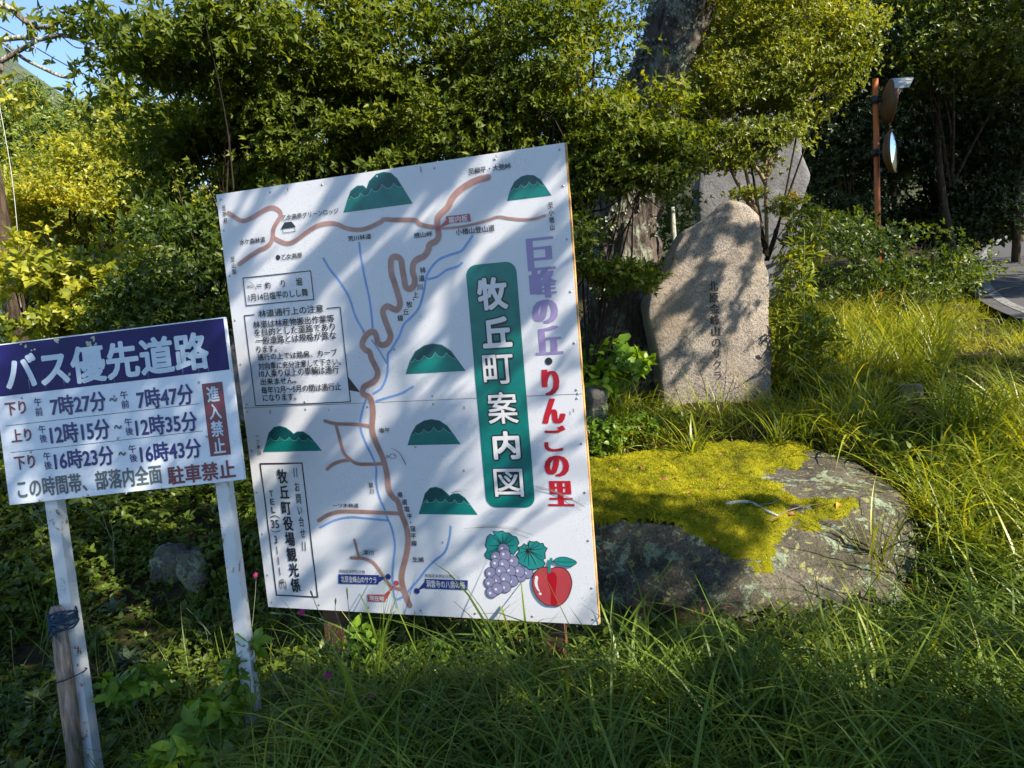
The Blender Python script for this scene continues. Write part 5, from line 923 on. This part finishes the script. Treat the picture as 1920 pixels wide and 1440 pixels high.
def dish(c, nrm, r, upv, parts):
    nrm = unit(np.array(nrm, float)); u = unit(np.cross(np.array([0, 0, 1.]), nrm)); v = np.cross(nrm, u); a_ = np.linspace(0, 2 * math.pi, 40, endpoint=False)
    def ring(rad, off): return c + nrm * off + rad * (np.cos(a_)[:, None] * u + np.sin(a_)[:, None] * v)
    back = [ring(r * s_, o_) for s_, o_ in ((.05, -.10), (.5, -.088), (.85, -.055), (.99, -.02), (1.0, 0), (1.0, .018), (.955, .022))]; V = np.vstack(back); F = [(i * 40 + j, i * 40 + (j + 1) % 40, (i + 1) * 40 + (j + 1) % 40, (i + 1) * 40 + j) for i in range(6) for j in range(40)] + [tuple(range(40))[::-1]]
    sh = mesh_obj('mirror_shell', V, F, M['mirror_back'], mirror, True)
    fr = [ring(r * .955 * s_, o_) for s_, o_ in ((1.0, .021), (.8, .035), (.5, .048), (.2, .054), (.02, .055))]; V = np.vstack(fr); F = [(i * 40 + j, i * 40 + (j + 1) % 40, (i + 1) * 40 + (j + 1) % 40, (i + 1) * 40 + j) for i in range(4) for j in range(40)] + [tuple(range(160, 200))]
    mesh_obj('mirror_face', V, F, M['mirror_face'], sh, True)
    if parts:                        # hood: a half ring projecting forward over the top
        hv = []; hf = []; aa = np.linspace(math.radians(20), math.radians(160), 24)
        for off, rad in ((-.03, 1.005), (.22, 1.03), (.22, 1.015), (-.03, .99)):
            for q in aa: hv.append(c + nrm * (off if off < 0 else off * (.35 + .65 * math.sin(q))) + r * rad * (math.cos(q) * u + math.sin(q) * v))
        for i in range(4):
            for j in range(23): hf.append((i * 24 + j, i * 24 + j + 1, ((i + 1) % 4) * 24 + j + 1, ((i + 1) % 4) * 24 + j))
        mesh_obj('hood', hv, hf, M['hood'], sh, True)
    return nrm
c1 = at(1670, 190, 8.95); dish(c1, (.965, -.235, -.10), .262, None, True)
c2 = at(1674, 284, 8.8); dish(c2, (.76, -.64, .02), .262, None, False)
for cc, pz in ((c1, 188), (c2, 287)):
    pp = at(1641, pz, 9); bx = MB(); dv = unit(cc - pp); V, F = tube([pp - dv * .05, pp + dv * (np.linalg.norm(cc - pp) - .04)], .022, 8); bx.add(V, F); a_ = np.linspace(0, 2 * math.pi, 20); V, F = tube([pp - np.array([0, 0, .045]), pp + np.array([0, 0, .045])], .047, 18); bx.add(V, F); bx.build('bracket', M['black_steel'], mirror, True)

# ------------------------------------------------------------------ left edge: pole, stay wire, cable, lichened branches
b0 = at(16, 500, 8); t0 = at(-12, 345, 8); g_ = np.array([b0[0], b0[1], float(gz(b0[0], b0[1])) - .2]); V, F = tube([g_ + (b0 - t0) * .2, b0, t0, t0 + (t0 - b0) * .5], [.10, .10, .095, .09], 16, True, .05); tag(mesh_obj('wooden_pole', V, F, M['dark_bark'], None, True), 'brown wooden pole at the left edge behind the leafy tangle', 'pole')
V, F = tube(spline([at(-6, 170, 7.9), at(22, 330, 7.9), at(36, 480, 7.9), at(40, 600, 7.9)], 6), .0035, 5); tag(mesh_obj('stay_wire', V, F, M['hood'], None, True), 'thin pale stay wire beside the brown pole at left', 'wire')
V, F = tube(spline([at(-260, -70, 14), at(-20, 40, 14), at(130, 125, 14), at(300, 205, 14)], 6), .012, 6); tag(mesh_obj('overhead_cable', V, F, M['black_steel'], None, True), 'black overhead cable crossing the blue sky at upper left', 'cable')
dead = tag(empty('bare_tree', (at(-300, 700, 4.2)[0], 4.2, .4)), 'bare lichened branches reaching in from the upper left edge', 'tree')
br = MB()
for pts, r0, r1 in (([(-140, -20), (-30, 0), (15, 15), (50, 42), (85, 52), (105, 42), (120, 40)], .026, .010), ([(-160, 90), (-40, 78), (10, 73), (50, 70), (75, 74), (115, 66), (160, 78), (190, 92)], .024, .012), ([(-60, 150), (0, 115), (30, 98), (70, 76)], .030, .016), ([(-20, 60), (20, 90), (45, 110), (80, 128), (115, 143), (135, 143), (142, 134)], .012, .014), ([(2, 118), (4, 140), (6, 165)], .016, .006), ([(65, 52), (62, 35), (48, 24)], .004, .002), ([(67, 75), (70, 62), (66, 50)], .004, .002), ([(66, 78), (67, 100)], .004, .002), ([(95, 50), (118, 36)], .006, .003), ([(8, 120), (40, 140), (80, 160)], .005, .002), ([(115, 68), (140, 88), (160, 90)], .006, .003)):
    q_ = spline([at(*z, 4.2) for z in pts], 6); V, F = tube(q_, np.linspace(r0, r1, len(q_)) * .75, 8, True, .5); br.add(V, F)
br.build('branches', bark_mat('lichen_branch', (.06, .05, .04), (.2, .17, .14), (.45, .46, .38), .46, 30), dead, True)
rg = np.random.default_rng(8); P = np.concatenate([at(x_, y_, 4.2) + rg.normal(0, s_, (k_, 3)) for x_, y_, s_, k_ in ((12, 170, .05, 26), (30, 190, .05, 22), (22, 85, .03, 8), (5, 22, .04, 12), (70, 55, .02, 3))])
V, F = sprigs(P, unit(rg.normal(0, .5, P.shape) + np.array([0, 0, -.8])), 3, .055, .4, rg, .7, T_OV); mesh_obj('leaves', V, F, M['yellow'], dead)

# ------------------------------------------------------------------ grass and low plants
def in_boulder(x, y):
    r_ = np.zeros(len(x), bool)
    for i_ in np.where((np.abs(x - 1.0) < 1.35) & (np.abs(y - 3.8) < .95))[0]:
        h, _ = drop(bvh, x[i_], y[i_]); r_[i_] = h is not None and h[2] > gz(x[i_], y[i_]) + .02
    return r_
def blades(pos, L, Wd, lean0, curl, az, rg, segs=6):
    N = len(pos); s_ = np.linspace(0, 1, segs + 1); th = lean0[:, None] + curl[:, None] * s_[None] ** 1.3
    ds = L[:, None] / segs; hx = np.cumsum(np.sin(th) * ds, 1) - np.sin(th[:, :1]) * ds; hz = np.cumsum(np.cos(th) * ds, 1) - np.cos(th[:, :1]) * ds
    tw = az[:, None] + rg.normal(0, .25, (N, 1)) * s_[None]
    C = np.stack([pos[:, None, 0] + hx * np.cos(tw), pos[:, None, 1] + hx * np.sin(tw), pos[:, None, 2] + hz], 2)
    sd = np.stack([-np.sin(az), np.cos(az), rg.normal(0, .35, N)], 1); sd = unit(sd)[:, None, :]; wv = (Wd[:, None] * np.maximum(1 - s_[None] ** 2.2, .04) * np.minimum(.55 + s_[None] * 2, 1))[..., None]
    V = np.stack([C - sd * wv / 2, C + sd * wv / 2], 2).reshape(N, -1, 3); b_ = np.arange(segs) * 2; f_ = np.stack([b_, b_ + 1, b_ + 3, b_ + 2], 1); F = (np.arange(N) * (segs + 1) * 2)[:, None, None] + f_[None]
    return V.reshape(-1, 3), F.reshape(-1, 4)
def grass_field(x0, x1, y0, y1, n, Lr, Wr, seed, cond=None, clumpn=14, cs=.05, flop=(.15, .9), curl=(.4, 1.9), bias=None):
    rg = np.random.default_rng(seed); k_ = n // clumpn; cx = rg.uniform(x0, x1, k_); cy_ = rg.uniform(y0, y1, k_); ca = rg.uniform(0, 6.28, k_); rp = np.repeat(np.arange(k_), clumpn)
    x = cx[rp] + rg.normal(0, cs, len(rp)); y = cy_[rp] + rg.normal(0, cs, len(rp)); az = ca[rp] + rg.normal(0, .9, len(rp))
    if bias is not None: az = np.where(rg.uniform(0, 1, len(az)) < .6, bias + rg.normal(0, .7, len(az)), az)
    ok = ~in_boulder(x, y) & ~((np.abs(x / y - .583) < .032) & (y > 4.0) & (y < 5.05))      # trodden round the marker stone
    if cond is not None: ok &= cond(x, y)
    x, y, az = x[ok], y[ok], az[ok]; N = len(x); sz = np.repeat(rg.uniform(.7, 1.25, k_), clumpn)[ok]
    return blades(np.stack([x, y, gz(x, y) - .015], 1), rg.uniform(*Lr, N) * sz, rg.uniform(*Wr, N), rg.uniform(*flop, N), rg.uniform(*curl, N), az, rg)
def join(parts):
    Vs = []; Fs = []; n_ = 0
    for V, F in parts: Vs.append(V); Fs.append(F + n_); n_ += len(V)
    return np.concatenate(Vs), np.concatenate(Fs)
right_of = lambda x, y: x > -.75 + .15 * np.sin(y * 7) + .25 * np.random.default_rng(2).normal(size=len(x))
off_road = lambda x, y: (x < np.interp(y, [q[1] for q in road_edge], [q[0] for q in road_edge]) - .05)
V, F = join([grass_field(-.8, 3.2, 1.5, 2.5, 1700, (.4, .75), (.008, .014), 161, right_of, 8, .05, (.15, .7), (.7, 2.2)), grass_field(-.8, 3.2, 1.45, 2.3, 7000, (.30, .62), (.004, .0105), 61, right_of, 13, .055, (.1, .8), (.8, 2.4)), grass_field(-.7, 3.2, 2.25, 2.75, 5400, (.22, .45), (.004, .0095), 68, right_of, 13, .055, (.2, .9), (.8, 2.4)), grass_field(.1, 3.2, 2.7, 3.25, 2600, (.10, .24), (.0035, .008), 69, right_of, 13, .055, (.3, 1.0), (.8, 2.2)),
             grass_field(-2.6, -.6, 1.5, 3.6, 2600, (.18, .45), (.003, .005), 62, None, 9, .05),
             grass_field(1.7, 4.6, 2.6, 4.6, 8000, (.24, .56), (.004, .011), 63, lambda x, y: off_road(x, y), 14, .05)])
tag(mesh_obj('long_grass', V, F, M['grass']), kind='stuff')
lowlane = lambda x, y: off_road(x, y) & (x < .63 * y)
V, F = join([grass_field(1.85, 3.6, 2.8, 4.5, 2300, (.4, .75), (.008, .016), 163, lambda x, y: off_road(x, y) & (x > 2.0), 12, .045, (.1, .7), (.5, 1.9)), grass_field(2.0, 4.2, 5.2, 7.8, 2600, (.4, .8), (.006, .013), 164, lowlane, 10, .05, (.05, .6), (.3, 1.6)), grass_field(3.0, 6.5, 4.6, 9.5, 11000, (.09, .24), (.004, .010), 165, off_road, 12, .06), grass_field(.5, 6.0, 4.45, 6.2, 12500, (.2, .5), (.004, .010), 64, lambda x, y: lowlane(x, y) & ~((x > 1.0) & (x < 2.1) & (y > 5.0) & (y < 5.7)), 14, .055), grass_field(1.9, 7.2, 5.8, 9.5, 13000, (.22, .55), (.005, .012), 65, lowlane, 14, .07)])
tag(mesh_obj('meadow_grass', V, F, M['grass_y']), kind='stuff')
V, F = join([grass_field(1.8, 6.2, 4.6, 8.4, 1100, (.4, .85), (.003, .005), 66, lowlane, 5, .08, (.05, .5), (.3, 1.6)), grass_field(.2, 3, 1.8, 3.1, 130, (.25, .5), (.0025, .004), 67, None, 3, .06, (.1, .8), (.3, 1.6))])
tag(mesh_obj('dry_grass', V, F, M['straw']), kind='stuff')
def weeds(x0, x1, y0, y1, n, L, ratio, seed, hmax, cond=None, nl=4, tmpl=T_OV):
    rg = np.random.default_rng(seed); x = rg.uniform(x0, x1, n); y = rg.uniform(y0, y1, n); f = np.array([noise.noise(Vector((a_ * 1.7, b_ * 1.7, seed))) for a_, b_ in zip(x, y)]); ok = (~in_boulder(x, y)) & (f > -.3)
    if cond is not None: ok &= cond(x, y)
    x, y, f = x[ok], y[ok], f[ok]; P = np.stack([x, y, gz(x, y) + rg.uniform(.0, 1, len(x)) ** 1.5 * hmax * (.6 + f)], 1); D = unit(np.stack([rg.normal(0, .5, len(x)), rg.normal(0, .5, len(x)) - .15, np.ones(len(x))], 1))
    return sprigs(P, D, nl, L, ratio, rg, 1.2, tmpl, .8)
V, F = join([weeds(-3.6, .4, 2.0, 5.2, 17000, .032, .6, 71, .13), weeds(-4.4, -.4, 3.6, 6.0, 6000, .04, .6, 76, .3), weeds(-10, -2.6, 2.4, 14, 14000, .075, .5, 77, .3), weeds(-3.4, -.5, 1.5, 3.2, 3500, .045, .62, 72, .16), weeds(-.6, 1.2, 2.9, 5.1, 3500, .034, .6, 73, .2), weeds(.2, 4.5, 1.6, 3.4, 3000, .038, .62, 74, .2), weeds(2.0, 5.0, 3.0, 8.0, 4000, .045, .6, 75, .22, lowlane)])
tag(mesh_obj('ground_weeds', V, F, M['weed']), kind='stuff')
rg = np.random.default_rng(99); k_ = 1500; x = np.concatenate([rg.uniform(-.6, 3.4, k_), rg.uniform(1.6, 3.6, 700)]); y = np.concatenate([rg.uniform(1.6, 4.8, k_), rg.uniform(2.7, 4.2, 700)]); ok = ~in_boulder(x, y); x, y = x[ok], y[ok]; N_ = len(x)
al = unit(np.stack([rg.normal(size=N_), rg.normal(size=N_), rg.normal(0, .3, N_)], 1)); V, F = leaf_batch(np.stack([x, y, gz(x, y) + rg.uniform(.01, .07, N_)], 1), al, unit(rg.normal(0, .4, (N_, 3)) + np.array([0, 0, 1.])), rg.uniform(.025, .055, N_), rg.uniform(.4, .65, N_), T_OV)
tag(mesh_obj('leaf_litter', V, F, M['dead_leaf']), kind='stuff')
# soft silvery rosettes
def rosette(px, py, Y, r_, seed, lab):
    rg = np.random.default_rng(seed); c_ = at(px, py, Y); c_[2] = float(gz(c_[0], c_[1])) + .03; n_ = 16; a_ = np.arange(n_) * 2.4; el = np.linspace(.1, 1.1, n_); A = np.stack([np.cos(a_) * np.cos(el), np.sin(a_) * np.cos(el), np.sin(el)], 1); Nn = unit(np.stack([-np.cos(a_) * np.sin(el), -np.sin(a_) * np.sin(el), np.cos(el)], 1))
    V, F = leaf_batch(np.repeat(c_[None], n_, 0), A, Nn, r_ * rg.uniform(.7, 1.1, n_), rg.uniform(.3, .4, n_), T_OV); tag(mesh_obj('silver_rosette', V, F, M['silver']), lab, 'plant', 'silvery leaf rosettes on the bank')
for i, (x_, y_, Y_, r_, lab) in enumerate(((205, 1085, 3.6, .11, 'silvery leaf rosette beside the sunny spot right of the left sign post'), (225, 1145, 3.3, .10, 'silvery leaf rosette below the sunny spot on the bank'), (45, 1170, 3.1, .10, 'silvery leaf rosette at the far left of the bank'), (250, 1180, 3.1, .12, 'wide silvery leaf rosette midway between the white posts'), (385, 1290, 2.7, .10, 'silvery leaf rosette close to the right white post'), (520, 1275, 2.75, .11, 'silvery leaf rosette in the grass below the map board corner'), (600, 1360, 2.4, .10, 'silvery leaf rosette low in the front grass'), (95, 1120, 3.3, .09, 'small silvery leaf rosette by the left white post'))): rosette(x_, y_, Y_, r_, 200 + i, lab)
# clumps of tall grass
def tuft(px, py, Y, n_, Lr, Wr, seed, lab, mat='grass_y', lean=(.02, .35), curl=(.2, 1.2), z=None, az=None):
    rg = np.random.default_rng(seed); c_ = at(px, py, Y)
    if z == 'boulder': h, _ = drop(bvh, c_[0], c_[1]); c_[2] = h[2] + .02 if h is not None else c_[2]
    else: c_[2] = float(gz(c_[0], c_[1]))
    a_ = rg.uniform(0, 6.28, n_) if az is None else az + rg.normal(0, .5, n_)
    pos = c_ + np.stack([rg.normal(0, .02, n_), rg.normal(0, .02, n_), np.zeros(n_)], 1); V, F = blades(pos, rg.uniform(*Lr, n_), rg.uniform(*Wr, n_), rg.uniform(*lean, n_), rg.uniform(*curl, n_), a_, rg, 8); tag(mesh_obj('grass_clump', V, F, M[mat]), lab, 'grass clump')
tuft(1300, 845, 4.25, 30, (.30, .50), (.011, .019), 81, 'bright grass clump growing at the back of the mossy boulder', lean=(.05, .5), curl=(.3, 1.6)); tuft(1460, 840, 4.35, 22, (.28, .48), (.009, .014), 82, 'smaller grass clump right of the one behind the moss', lean=(.05, .5))
tuft(690, 1265, 2.55, 12, (.40, .62), (.007, .011), 83, 'tall grass blades leaning across the bottom of the map board', 'grass', (.18, .34), (.05, .28), az=.15); tuft(640, 1330, 2.35, 22, (.35, .7), (.006, .009), 84, 'arching long grass clump in front of the left brown post', 'grass', (.1, .7), (.6, 1.9))
tuft(1640, 1060, 3.2, 30, (.35, .62), (.006, .010), 85, 'tall grass clump at the right end of the boulder'); tuft(1800, 1010, 3.3, 26, (.4, .65), (.006, .010), 86, 'tall grass clump right of the boulder, near the frame edge'); tuft(1560, 880, 4.25, 20, (.25, .45), (.005, .009), 87, 'grass clump beside the bare corner of the boulder')
# broad-leaved plants
shrub('broadleaf_plant', 'broad-leaved bright plants at the foot of the tree trunk', 'plant', [E_(1150, 675, 5.0, 65, 45, .2), E_(1120, 720, 4.8, 40, 40, .2)], 150, .085, .75, 'broad', nleaf=4, ntips=8, r0=.004, seed=91, tmpl=T_OV, shell=.1, bark='stem_green', crown='leaves', trunk='stems', cone=1.35, up=1)
shrub('broadleaf_plant', 'small-leaved weeds between the map board and the boulder', 'plant', [E_(1130, 815, 4.5, 45, 45, .2), E_(1190, 800, 4.6, 60, 35, .2)], 420, .032, .62, 'broad', nleaf=4, ntips=8, r0=.003, seed=92, tmpl=T_OV, shell=.1, bark='stem_green', crown='leaves', trunk='stems', cone=1.3, up=1)
shrub('broadleaf_plant', 'leafy creeper climbing the right white sign post', 'plant', [E_(455, 1275, 2.55, 30, 60, .08), E_(400, 1340, 2.45, 60, 40, .1), E_(470, 1200, 2.6, 18, 30, .05)], 90, .06, .62, 'broad', nleaf=3, ntips=7, r0=.0025, seed=93, tmpl=T_OV, shell=.1, bark='stem_green', crown='leaves', trunk='stems', cone=1.3, up=.8)
shrub('broadleaf_plant', 'oval-leaved plants under the left half of the map board', 'plant', [E_(680, 1200, 2.75, 40, 35, .08), E_(800, 1225, 2.8, 60, 25, .08)], 60, .05, .66, 'broad', nleaf=3, ntips=7, r0=.0025, seed=94, tmpl=T_OV, shell=.1, bark='stem_green', crown='leaves', trunk='stems', cone=1.3, up=.8)
shrub('broadleaf_plant', 'oval-leaved weed at the right edge of the picture', 'plant', [E_(1880, 960, 3.6, 45, 60, .15)], 46, .075, .6, 'broad', nleaf=4, ntips=5, r0=.003, seed=95, tmpl=T_OV, shell=.1, bark='stem_green', crown='leaves', trunk='stems', cone=1.35, up=1)
shrub('broadleaf_plant', 'light green vine leaves at the lower left corner by the stake', 'plant', [E_(250, 1280, 2.7, 70, 40, .12), E_(330, 1420, 2.2, 70, 40, .1)], 70, .05, .6, 'broad', nleaf=4, ntips=5, r0=.0025, seed=96, tmpl=T_OV, shell=.1, bark='stem_green', crown='leaves', trunk='stems', cone=1.35, up=1)
shrub('weed_clump', 'bushy yellow-green weeds crowding the right side of the monument', 'plant', [E_(1490, 560, 5.3, 38, 110, .2), E_(1475, 640, 5.2, 30, 60, .15), E_(1530, 640, 5.4, 50, 60, .25), E_(1510, 450, 5.5, 40, 80, .2)], 560, .075, .27, 'bright', nleaf=3, root=at(1490, 720, 5.35), ntips=16, r0=.005, seed=97, tmpl=T_OV, shell=.05, bark='stem_green', crown='leaves', trunk='stems', cone=1.2, up=.8)
def tall_plant(px, pbot, ptop, Y, n_, seed, lab, flower=False):
    rg = np.random.default_rng(seed); b_ = at(px, pbot, Y); t_ = at(px + 8, ptop, Y); o = tag(empty('tall_weed', (b_[0], b_[1], float(gz(b_[0], b_[1])))), lab, 'plant'); b_[2] = float(gz(b_[0], b_[1])) - .02; q_ = spline([b_, b_ * .5 + t_ * .5 + rg.normal(0, .015, 3), t_], 8); V, F = tube(q_, np.linspace(.006, .003, len(q_)), 6); mesh_obj('stem', V, F, M['stem_green'], o, True)
    k_ = np.linspace(0, len(q_) - 1.01, n_).astype(int); a_ = np.arange(n_) * 2.4; D = np.stack([np.cos(a_), np.sin(a_), np.full(n_, .45)], 1); V, F = leaf_batch(q_[k_], unit(D), unit(np.stack([-np.cos(a_) * .4, -np.sin(a_) * .4, np.ones(n_)], 1)), rg.uniform(.09, .14, n_), rg.uniform(.2, .28, n_), T_OV); mesh_obj('leaves', V, F, M['bright'], o)
    if flower: P = t_ + rg.normal(0, .025, (60, 3)); V, F = sprigs(P, unit(rg.normal(size=P.shape)), 3, .014, .6, rg, 1, T_RH); mesh_obj('flower_head', V, F, plain('yellow_flower', (.5, .33, .02), .7), o)
tall_plant(1478, 690, 365, 5.35, 34, 1, 'tall leafy weed with a yellow flower head right of the monument', True); tall_plant(1500, 700, 430, 5.2, 26, 2, 'leafy weed next to the yellow flowered one'); tall_plant(1462, 700, 470, 5.4, 24, 3, 'leafy weed pressed against the right side of the monument'); tall_plant(1520, 690, 520, 5.5, 18, 4, 'shorter leafy weed in the sunny grass right of the monument')
V, F = tube(spline([at(1262, 520, 5.6), at(1263, 450, 5.6), at(1262, 388, 5.6)], 8), np.concatenate([np.full(9, .012), np.linspace(.02, .012, 8)]), 10, True, .8); tag(mesh_obj('seed_stalk', V, F, M['lichen_twig'], None, True), 'upright dry seed stalk left of the monument top', 'seed stalk')
# rose campion with silvery stems
def campion(label, stems, flowers, Y):
    b_ = at(*stems[0][0], Y); o = tag(empty('rose_campion', (b_[0], b_[1], float(gz(b_[0], b_[1])))), label, 'flower', 'magenta flowers with silvery stems'); s_ = MB()
    for pts in stems: q_ = spline([at(*z, Y) for z in pts], 5); V, F = tube(q_, np.linspace(.0018, .0011, len(q_)), 5); s_.add(V, F); e_ = q_[-1]; V, F = tube([e_ - (q_[-1] - q_[-2]), e_ + unit(q_[-1] - q_[-2]) * .008, e_ + unit(q_[-1] - q_[-2]) * .018], [.0015, .0042, .0015], 6); s_.add(V, F)
    s_.build('stems', M['stem_silver'], o, True)
    for fx, fy in flowers:
        c_ = at(fx, fy, Y); nn = unit(np.array([rng.normal(0, .3), -.75, .5])); u_, v_ = perp_basis(nn[None]); a_ = np.arange(5) * 2 * math.pi / 5; A = unit(np.cos(a_)[:, None] * u_ + np.sin(a_)[:, None] * v_ + nn * .25); V, F = leaf_batch(np.repeat(c_[None], 5, 0), A, np.repeat(nn[None], 5, 0), np.full(5, .015), np.full(5, .95), T_OV); mesh_obj('blossom', V, F, M['magenta'], o)
campion('magenta blossom on a silvery stem before the left brown post', [((660, 1350), (645, 1300), (628, 1275), (616, 1268)), ((640, 1320), (615, 1322))], [(615, 1266)], 2.4)
campion('magenta blossom below the middle of the map board in the grass', [((700, 1380), (697, 1330), (696, 1306)), ((697, 1330), (650, 1305), (600, 1292)), ((697, 1330), (760, 1345), (770, 1290)), ((650, 1305), (625, 1297))], [(696, 1304)], 2.35)
campion('magenta blossom lowest in the front grass', [((830, 1440), (812, 1415), (806, 1406)), ((880, 1440), (850, 1385), (780, 1350), (745, 1355)), ((850, 1385), (870, 1360), (878, 1358)), ((820, 1420), (760, 1390), (742, 1360)), ((870, 1400), (835, 1350), (800, 1324))], [(806, 1405)], 2.15)
campion('magenta blossom against the lower left corner of the map board', [((640, 1300), (620, 1190), (590, 1160), (566, 1150)), ((650, 1270), (655, 1180), (651, 1110)), ((652, 1200), (630, 1150), (629, 1130)), ((640, 1230), (560, 1160), (515, 1150)), ((650, 1230), (600, 1150), (585, 1115))], [(566, 1148)], 2.5)
campion('magenta blossom between the white post and the map board', [((470, 1200), (478, 1120), (480, 1082))], [(480, 1078)], 3.0)
s_ = MB()
for pts in (((215, 1075), (213, 1040), (205, 1000), (170, 965), (140, 950)), ((213, 1040), (212, 1000), (200, 945)), ((205, 1005), (190, 960), (175, 935)), ((100, 1000), (60, 960), (20, 940)), ((80, 1010), (75, 970), (50, 930)), ((20, 1180), (30, 1270), (60, 1290)), ((310, 1230), (330, 1270), (300, 1210)), ((395, 1190), (375, 1165), (350, 1140)), ((370, 1165), (385, 1180), (392, 1215))):
    q_ = spline([at(*z, 3.3) for z in pts], 5); V, F = tube(q_, np.linspace(.0019, .001, len(q_)), 5); s_.add(V, F)
tag(s_.build('dry_stems', M['stem_silver'], None, True), kind='stuff')
# twigs and fallen leaves on the moss
def on_boulder(px, py):
    d_ = ray(px, py); h = bvh.ray_cast(Vector(EYE), Vector(unit(d_))); return np.array(h[0]) + np.array([0, 0, .022]) if h[0] is not None else None
tw1 = [on_boulder(*q) for q in ((1360, 955), (1385, 950), (1410, 952), (1435, 965), (1458, 975))]; V, F = tube(spline(tw1, 5), np.linspace(.012, .007, 21), 10, True, .7); tag(mesh_obj('lichen_twig', V, F, M['lichen_twig'], None, True), 'thick lichen covered twig lying on the moss', 'twig')
for pts, lab in ((((1310, 950), (1345, 930), (1370, 912), (1405, 903)), 'thin pale twig curving over the middle of the moss'), (((1425, 955), (1455, 948), (1470, 925)), 'short forked twig beside the lichen covered twig'), (((1440, 985), (1480, 965), (1520, 955), (1550, 952)), 'thin dark twig by the bare rock edge'), (((1115, 965), (1140, 945), (1165, 925)), 'thin twig at the left of the moss near the map board')):
    q_ = [on_boulder(*z) for z in pts]; q_ = spline(q_, 5); V, F = tube(q_, np.linspace(.004, .002, len(q_)), 6, True, .4); tag(mesh_obj('twig', V, F, M['twig_pale'], None, True), lab, 'twig')
def fleaf(c_, L_, mat, lab, grp, rg):
    nn = unit(np.array([rg.normal(0, .4), rg.normal(0, .4) - .3, 1.])); a_ = rg.uniform(0, 6.28); al = unit(np.array([math.cos(a_), math.sin(a_), rg.normal(0, .3)])); T, Fq = T_OV; T2 = T * np.array([1, 1, 2.6]); V, F = leaf_batch(c_[None], al[None], nn[None], np.array([L_]), np.array([.55]), (T2, Fq)); tag(mesh_obj('fallen_leaf', V, F, M[mat]), lab, 'leaf', grp)
rg = np.random.default_rng(17)
for q in ((1200, 868), (1203, 882), (1262, 908), (1165, 905), (1130, 930), (1122, 930), (1366, 880), (1322, 906), (1240, 906), (1295, 932), (1383, 890), (1405, 855), (1160, 888), (1186, 890), (1460, 985), (1490, 972), (1355, 860), (1255, 835)):
    c_ = on_boulder(*q)
    if c_ is not None: fleaf(c_ + np.array([0, 0, .004]), rg.uniform(.028, .045), 'dead_leaf', 'small dry reddish leaf fallen on the moss of the boulder', 'reddish leaves fallen on the moss', rg)
for q, lab in (((1345, 1022), 'single orange leaf on the dark front of the boulder'), ((1575, 952), 'orange leaf lying on the bare right part of the boulder'), ((1350, 915), 'pale orange leaf in the middle of the moss')):
    c_ = on_boulder(*q)
    if c_ is not None: fleaf(c_, .045, 'orange_leaf', lab, None, rg)
